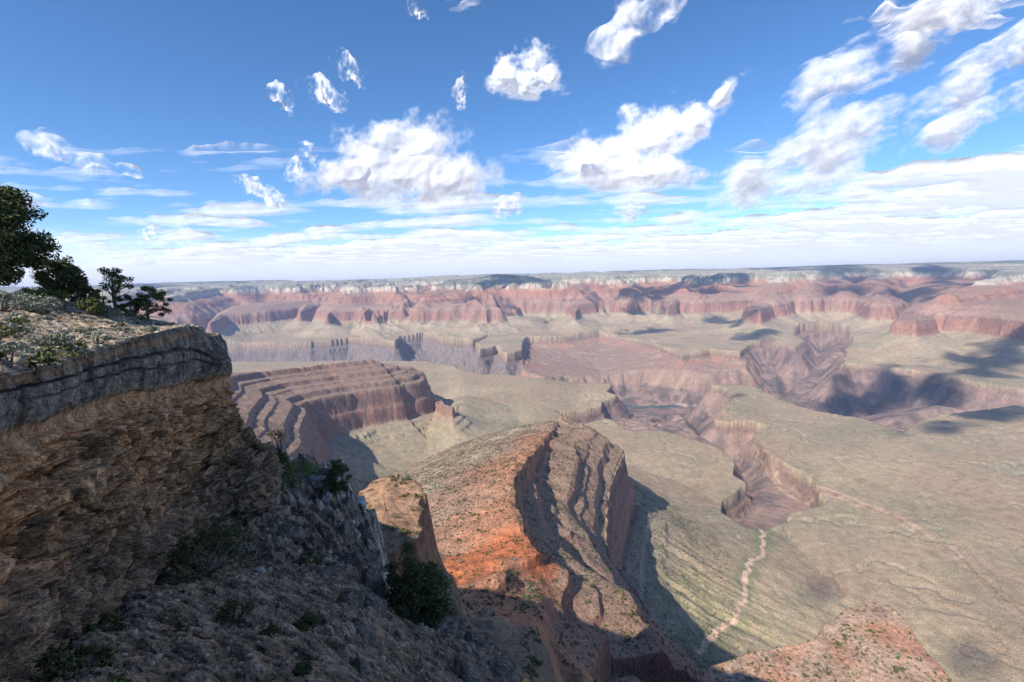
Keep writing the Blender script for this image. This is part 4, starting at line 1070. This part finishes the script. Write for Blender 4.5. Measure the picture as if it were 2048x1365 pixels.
def stones():
    """loose rubble: on the shaded slope and on the red slopes"""
    rg = np.random.default_rng(78)
    bm = bmesh.new(); bmesh.ops.create_icosphere(bm, subdivisions=1, radius=1.0)
    bv = np.array([v.co for v in bm.verts]); bf = np.array([[v.index for v in f.verts] for f in bm.faces]); bm.free()
    tm = []
    for k in range(8):
        v = bv * (1 + .35 * rg.normal(size=(len(bv), 1))) * np.array((1, rg.uniform(.6, 1), rg.uniform(.4, .75))); tm.append(v)
    def scatter(name, pts, sizes, mat):
        VV, FF, base = [], [], 0
        for p, s_ in zip(pts, sizes):
            v = tm[int(rg.integers(0, 8))]; a = rg.uniform(0, 6.28)
            Rm = np.array(((math.cos(a), -math.sin(a), 0), (math.sin(a), math.cos(a), 0), (0, 0, 1)))
            VV.append(v @ Rm.T * s_ + p + np.array((0, 0, s_ * .15))); FF.append(bf + base); base += len(v)
        o = mesh_obj(name, np.concatenate(VV), np.concatenate(FF), mat); tag(o, kind='stuff'); return o
    f = SLOPEG.reshape(-1, 3); rr_ = np.hypot(f[:, 0], f[:, 1])
    k = rg.choice(len(f), 16000, p=(rr_ ** 1.2) / (rr_ ** 1.2).sum())
    scatter('rubble', f[k], (.018 + .16 * rg.random(len(k)) ** 8) * np.clip(rr_[k] / 22, .5, 1.3), m_stone)
    f = RIMTOP.reshape(-1, 3); k = rg.choice(len(f), 2600); scatter('gravel', f[k], .025 + .13 * rg.random(len(k)) ** 6, m_pale)
    w = VIS & (RRg < 2600) & (RRg > 110) & (H > -860) & (SL_ < 1.3)
    ii, jj = np.nonzero(w); area = np.gradient(RRg[:, 0])[ii] * RRg[ii, jj] * (R(120) / NA)
    nse = fbm(X[ii, jj] / 90, Y[ii, jj] / 90, 3, 211)
    k = rg.random(len(ii)) < np.clip(area * .0022 * np.clip(nse + .35, 0, 1) * 1.5, 0, .5)
    ii, jj = ii[k], jj[k]; print('boulders', len(ii))
    if len(ii) > 9000:
        k = rg.choice(len(ii), 9000, replace=False); ii, jj = ii[k], jj[k]
    scatter('boulders', Pc[ii, jj], .5 + 2.2 * rg.random(len(ii)) ** 3, m_redstone)
def stone_mat(name, a, b_):
    m, n, bb = new_mat(name); q = NB(n)
    g_ = n.nodes.new('ShaderNodeNewGeometry').outputs['Random Per Island']
    f = q.noise(q.pos(), 3.0, 4, .6)
    n.links.new(q.mix(q.math('MULTIPLY_ADD', g_, .6, q.math('MULTIPLY', f, .4), True), a, b_), bb.inputs['Base Color'])
    return m
m_stone = stone_mat('slope_stone', (.13, .095, .07), (.50, .42, .33)); m_pale = stone_mat('rim_gravel', (.22, .165, .115), (.52, .43, .32)); m_redstone = stone_mat('red_boulder', (.24, .14, .09), (.46, .34, .25))
SL_ = SLOPE_MAP
scrub()
stones()

# ------------------------------------------------------------------ haze
def haze():
    me = bpy.data.meshes.new('haze'); bm = bmesh.new()
    bmesh.ops.create_cube(bm, size=1.0)
    bm.to_mesh(me); bm.free()
    o = bpy.data.objects.new('haze', me); S.collection.objects.link(o)
    lo, hi = -1600.0, float(H.max()) + 25
    o.scale = (110000, 110000, hi - lo); o.location = (0, 0, (hi + lo) / 2)
    m = bpy.data.materials.new('haze_air'); m.use_nodes = True
    n = m.node_tree; n.nodes.clear()
    ou = n.nodes.new('ShaderNodeOutputMaterial'); v = n.nodes.new('ShaderNodeVolumePrincipled')
    v.inputs['Color'].default_value = (.47, .63, 1.0, 1)
    v.inputs['Density'].default_value = 2.8e-5
    v.inputs['Anisotropy'].default_value = .0
    n.links.new(v.outputs[0], ou.inputs['Volume'])
    me.materials.append(m)
    o.display_type = 'WIRE'
    tag(o, kind='stuff')
haze()

# ------------------------------------------------------------------ clouds
m_cloud = bpy.data.materials.new('cloud_vapour'); m_cloud.use_nodes = True
n = m_cloud.node_tree; n.nodes.clear(); q = NB(n)
ou = n.nodes.new('ShaderNodeOutputMaterial'); di = n.nodes.new('ShaderNodeBsdfDiffuse'); tr = n.nodes.new('ShaderNodeBsdfTranslucent')
di.inputs[0].default_value = (.93, .93, .95, 1); tr.inputs[0].default_value = (.93, .93, .95, 1)
m1 = n.nodes.new('ShaderNodeMixShader'); m1.inputs[0].default_value = .5
m2 = n.nodes.new('ShaderNodeMixShader'); tp = n.nodes.new('ShaderNodeBsdfTransparent')
n.links.new(di.outputs[0], m1.inputs[1]); n.links.new(tr.outputs[0], m1.inputs[2])
n.links.new(q.attr('Thin'), m1.inputs[0])
ca = n.nodes.new('ShaderNodeCombineColor'); al_ = q.attr('Albedo')
for k in range(3): n.links.new(q.math('MULTIPLY', al_, (1.0, 1.0, 1.02)[k]), ca.inputs[k])
n.links.new(ca.outputs[0], di.inputs[0]); n.links.new(ca.outputs[0], tr.inputs[0])
n.links.new(q.attr('Dens'), m2.inputs[0]); n.links.new(tp.outputs[0], m2.inputs[1]); n.links.new(m1.outputs[0], m2.inputs[2])
n.links.new(m2.outputs[0], ou.inputs[0])

def cloud_mesh(name, Pf, Pb, alpha, label=None, kind=None, group=None, thin=.55, albedo=.98):
    """front and back skins of a cloud, closed where its density fades out"""
    ok = alpha > .004
    f = ok[:-1, :-1] | ok[1:, :-1] | ok[:-1, 1:] | ok[1:, 1:]
    nn, mm = alpha.shape
    idx = np.arange(nn * mm).reshape(nn, mm)
    qd = np.stack([idx[:-1, :-1], idx[:-1, 1:], idx[1:, 1:], idx[1:, :-1]], -1)[f]
    qq = np.concatenate([qd, qd[:, ::-1] + nn * mm])
    used = np.unique(qq); remap = np.zeros(2 * nn * mm, np.int64); remap[used] = np.arange(len(used))
    co = np.concatenate([Pf.reshape(-1, 3), Pb.reshape(-1, 3)])[used]; al = np.concatenate([alpha.ravel(), alpha.ravel()])[used]
    qq = remap[qq]
    me = bpy.data.meshes.new(name)
    me.vertices.add(len(co)); me.vertices.foreach_set('co', co.astype(np.float32).ravel())
    me.loops.add(qq.size); me.loops.foreach_set('vertex_index', qq.astype(np.int32).ravel())
    me.polygons.add(len(qq)); me.polygons.foreach_set('loop_start', np.arange(0, qq.size, 4, dtype=np.int32)); me.polygons.foreach_set('loop_total', np.full(len(qq), 4, np.int32))
    me.polygons.foreach_set('use_smooth', np.ones(len(qq), bool)); me.update()
    a = me.attributes.new('Dens', 'FLOAT', 'POINT'); a.data.foreach_set('value', al.astype(np.float32))
    a = me.attributes.new('Thin', 'FLOAT', 'POINT'); a.data.foreach_set('value', np.full(len(al), thin, np.float32))
    a = me.attributes.new('Albedo', 'FLOAT', 'POINT'); a.data.foreach_set('value', np.full(len(al), albedo, np.float32))
    me.materials.append(m_cloud)
    o = bpy.data.objects.new(name, me); S.collection.objects.link(o)
    if kind: tag(o, kind=kind)
    else: tag(o, label, 'cloud', group)
    return o

def rays(px, py):
    u = (px - 1024) / FPX; v = (682.5 - py) / FPX
    c, s_ = math.cos(ROLL), math.sin(ROLL); u, v = u * c + v * s_, -u * s_ + v * c
    c, s_ = math.cos(PITCH), math.sin(PITCH); d = np.stack([u, c + v * s_, -s_ + v * c], -1)
    return d

def cloud(name, label, blobs, dist, seed, lam=60., amp=.55, edge=(.0, .5), ang=0., asp=1., fade=1.0, base=None, depth=.07, group=None, step=2.0, sheet=None):
    """blobs: cx, cy, rx, ry (photo pixels), tilt in degrees; dist: distance along the ground in metres"""
    x0 = min(b[0] - max(b[2], b[3]) * 1.5 for b in blobs); x1 = max(b[0] + max(b[2], b[3]) * 1.5 for b in blobs)
    y0 = min(b[1] - max(b[2], b[3]) * 1.5 for b in blobs); y1 = max(b[1] + max(b[2], b[3]) * 1.5 for b in blobs)
    px, py = np.meshgrid(np.arange(x0, x1, step), np.arange(y0, y1, step))
    ca, sa = math.cos(R(ang)), math.sin(R(ang))
    u, v = (px * ca - py * sa) / asp, px * sa + py * ca
    wx = 14 * fbm(u / lam, v / lam, 3, seed + 40); wy = 14 * fbm(u / lam + 31, v / lam, 3, seed + 44)
    Q = np.full(px.shape, -9.)
    for cx, cy_, rx, ry, *t in blobs:
        a = R(t[0]) if t else 0.
        dx, dy = px + wx - cx, py + wy - cy_
        ex, ey = dx * math.cos(a) - dy * math.sin(a), dx * math.sin(a) + dy * math.cos(a)
        k = 1 - np.sqrt((ex / rx) ** 2 + (ey / ry) ** 2)
        Q = np.maximum(Q, k)
    nz = fbm(u / lam, v / lam, 6, seed, .62)
    dens = Q * 1.3 + amp * nz * 1.5
    if base is not None: dens = dens - 1.6 * sstep(base - 8, base + 26, py + 20 * nz)
    al = sstep(edge[0] - .15, edge[1] + .45, dens) * fade
    al = al * sstep(-.75, -.15, Q)
    th = np.sqrt(np.clip(Q * 1.3 + .25 + .25 * fbm(u / lam, v / lam, 2, seed, .5), 0, 1.2))
    bil = fbm(px / (lam * .9), py / (lam * .9), 3, seed + 9)
    d = rays(px, py); d = d / np.hypot(d[..., 0], d[..., 1])[..., None]
    rf = dist * (1 - depth * .8 * np.sqrt(np.clip(Q + .3, 0, 1)) - depth * .10 * bil * np.minimum(th, 1)); rb = dist * (1 + depth * .8 * th)
    if sheet:
        rs = sheet / np.maximum(d[..., 2], .05)
        Pf = d * rs[..., None]; Pb = Pf.copy(); Pf[..., 2] -= 60 * th + 70 * bil * np.minimum(th, 1); Pb[..., 2] += 180 * th
        return cloud_mesh(name, Pf, Pb, al, label, None, group, thin=.9, albedo=.73)
    return cloud_mesh(name, d * rf[..., None], d * rb[..., None], al, label, None, group)

cloud('cumulus_cloud', 'largest domed white cumulus cloud above the long flat-topped temple', [(800, 340, 165, 80), (830, 290, 115, 62), (900, 350, 95, 62), (710, 345, 75, 45), (790, 280, 80, 50)], 9000, 3, 70, .5, (.0, .45), base=418)
cloud('cumulus_cloud', 'small compact white cumulus alone high in the blue sky', [(1055, 160, 72, 50), (1065, 125, 42, 42), (1015, 150, 38, 30), (1100, 155, 34, 34)], 6500, 23, 45, .5, (.0, .45), base=205)
cloud('cumulus_cloud', 'broad white cumulus with a wispy plume rising to its right', [(1240, 320, 125, 62), (1310, 270, 110, 60, 25), (1380, 250, 80, 42, 35), (1440, 190, 60, 18, 40), (1180, 330, 85, 48), (1300, 345, 120, 40)], 8500, 37, 60, .55, (.0, .5), 20, 1.3, base=395)
cloud('cloud_wisp', 'white torn cloud cut off by the top edge above the compact cumulus', [(1255, 75, 75, 38, 50), (1225, 95, 42, 28), (1320, 20, 85, 26, 40), (1265, 15, 30, 40, 60)], 6000, 51, 55, .7, (.12, .9), 40, 1.8, .92, sheet=2500.)
for cx, cy_, rx, ry, t, lb in [(620, 312, 24, 20, 0, 'tiny round white cloud puff just left of the largest cumulus, higher of two'), (592, 342, 24, 17, 20, 'tiny white cloud puff just left of the largest cumulus, lower of two'),
                               (525, 388, 62, 17, -28, 'thin torn white cloud strip tilted down beside the two tiny puffs'), (648, 190, 52, 18, -30, 'faint torn cloud scrap high above the largest cumulus'),
                               (702, 146, 38, 13, -35, 'thin slanting cloud scrap, highest left of the compact cumulus'), (1018, 412, 42, 20, 0, 'small flat white puff low between the two big cumulus clouds'),
                               (1262, 424, 42, 22, 0, 'small soft white puff under the broad cumulus with the plume'), (566, 202, 28, 15, -35, 'faint small cloud scrap farthest left of the high scraps'),
                               (924, 190, 10, 26, -15, 'narrow faint upright cloud scrap left of the compact cumulus'), (295, 467, 34, 8, 0, 'tiny flat white cloud low in the sky behind the junipers'),
                               (835, 15, 34, 14, -40, 'very faint cloud scrap at the top edge left of centre')]:
    cloud('cloud_puff', lb, [(cx, cy_, rx, ry, t)], 8000, int(cx) % 97 + 5, 22, .85, (.22, .95), t, 1.5, .85, sheet=2600., group='small torn scraps of cloud', step=1.5)
cloud('cloud_wisp', 'long thin white streak slanting down in the empty blue at left', [(110, 300, 72, 20, -16), (190, 328, 70, 12, -18), (255, 350, 40, 6, -15)], 8000, 77, 40, .75, (.18, .95), -16, 2.2, .9, sheet=2600.)
cloud('cloud_wisp', 'flat white cloud streak level with the top of the large pinyon', [(35, 400, 75, 12, -5)], 8000, 88, 30, .6, (.15, .85), -5, 2.5, .95, sheet=2600.)
for bl, sd_, lb in [([(1700, 150, 170, 45, 28), (1830, 90, 150, 48, 33), (1930, 20, 120, 44, 30), (1640, 170, 80, 40, 15)], 101, 'upper broad cloud street fanning towards the top right corner'),
                    ([(1930, 170, 150, 45, 25), (2060, 90, 130, 50, 35), (1850, 215, 70, 26, 20)], 113, 'second cloud street reaching the right edge under the top right corner'),
                    ([(1940, 250, 140, 28, 24), (2060, 195, 120, 34, 22)], 127, 'narrow third cloud street at the right edge above the layered bank'),
                    ([(1490, 355, 110, 40, 18), (1590, 310, 120, 42, 24), (1700, 260, 110, 40, 25), (1650, 230, 70, 24, 30)], 139, 'long white cloud street slanting between broad cumulus and right-hand streets'),
                    ([(1560, 380, 200, 36, 10), (1680, 310, 120, 36, 20), (1480, 400, 110, 26, 6)], 151, 'flat lower cloud street just right of the broad cumulus')]:
    cloud('cloud_street', lb, bl, 7500, sd_, 60, .75, (.22, 1.0), 24, 2.4, .93, sheet=2500., group='cloud streets at the right')

def bank():
    px, py = np.meshgrid(np.arange(-150, 2200, 3.0), np.concatenate([np.arange(300, 500, 2.5), np.arange(500, 590, 1.25)]))
    d = rays(px, py); el = d[..., 2] / np.hypot(d[..., 0], d[..., 1])
    Hc = 2800.
    Pf = d / np.maximum(el, .0075)[..., None] / np.hypot(d[..., 0], d[..., 1])[..., None] * Hc
    x, y = Pf[..., 0], Pf[..., 1]
    deg = np.degrees(np.arctan(el))
    top = 7.2 + 1.2 * sstep(600, 900, px) * sstep(1080, 950, px) - 1.8 * sstep(500, 150, px) + 4.5 * sstep(1350, 2000, px)
    cover = sstep(top, top - 4.5, deg)
    nz = (fbm(x / 5200, y / 2600, 4, 161, .55) + .35 * fbm(px / 110, py / 22, 4, 171)) * sstep(1.6, 4.5, deg)
    al = sstep(.75, .0, .72 - cover * .62 - nz * .95) * sstep(.44, .58, deg)
    al = np.clip(al, 0, 1) * .88
    al = np.maximum(al, (.60 + .55 * nz) * sstep(6.5, 1.5, deg) * sstep(.44, .58, deg))
    gap = np.exp(-((px - 1010) / 60) ** 2 - ((deg - 7.5) / 1.6) ** 2)
    al = al * (1 - .8 * gap)
    th = np.clip(al, 0, 1)
    Pb = Pf * 1.0; Pb[..., 2] += 350 * th
    Pf[..., 2] -= 60 * th * (1 + fbm(x / 1500, y / 1500, 3, 181))
    cloud_mesh('cloud_bank', Pf, Pb, al, 'layered white cloud bank low along the whole horizon', thin=.97, albedo=.75)
bank()

def overhead():
    """clouds above and behind the viewer: the ones whose shadows lie on the platform"""
    spots = [(1740, 775, -1100, 950, 430, 30), (1880, 790, -1100, 380, 220, 20), (1990, 690, -700, 900, 420, 25), (2060, 640, -500, 600, 400, 10), (1300, 665, -960, 620, 260, 10), (1880, 755, -980, 520, 110, 20), (1990, 830, -985, 500, 200, 15),
             (1470, 795, -985, 160, 70, 20), (1640, 1190, -950, 70, 45, 10), (1960, 1330, -920, 110, 80, 30), (1830, 590, -450, 900, 500, 10), (1900, 860, -985, 420, 110, 15), (1500, 650, -700, 500, 300, 0)]
    Hc = 2700.
    for k, (a, b, z, rx, ry, t) in enumerate(spots):
        g0 = P(a, b, z); L = (Hc - z) / math.tan(SUN_EL)
        cx, cy_ = g0[0] + SUN_DIR.x * L, g0[1] + SUN_DIR.y * L
        x, y = np.meshgrid(np.linspace(-1.5, 1.5, 70) * rx, np.linspace(-1.5, 1.5, 70) * ry)
        nz = fbm(x / 260 + k * 7, y / 260, 4, 191)
        al = sstep(-.05, .9, .9 - np.hypot(x / rx, y / ry) + .8 * nz) * (.5 if rx < 200 else .94)
        c_, s_ = math.cos(R(t)), math.sin(R(t))
        X_, Y_ = cx + x * c_ - y * s_, cy_ + x * s_ + y * c_
        Pf = np.stack([X_, Y_, Hc - 40 * al], -1); Pb = np.stack([X_, Y_, Hc + 160 * al], -1)
        cloud_mesh('cloud_puff', Pf, Pb, al, 'loose white cloud drifting overhead above the viewpoint', group='loose clouds overhead')
overhead()
print('done', time.time() - T0)
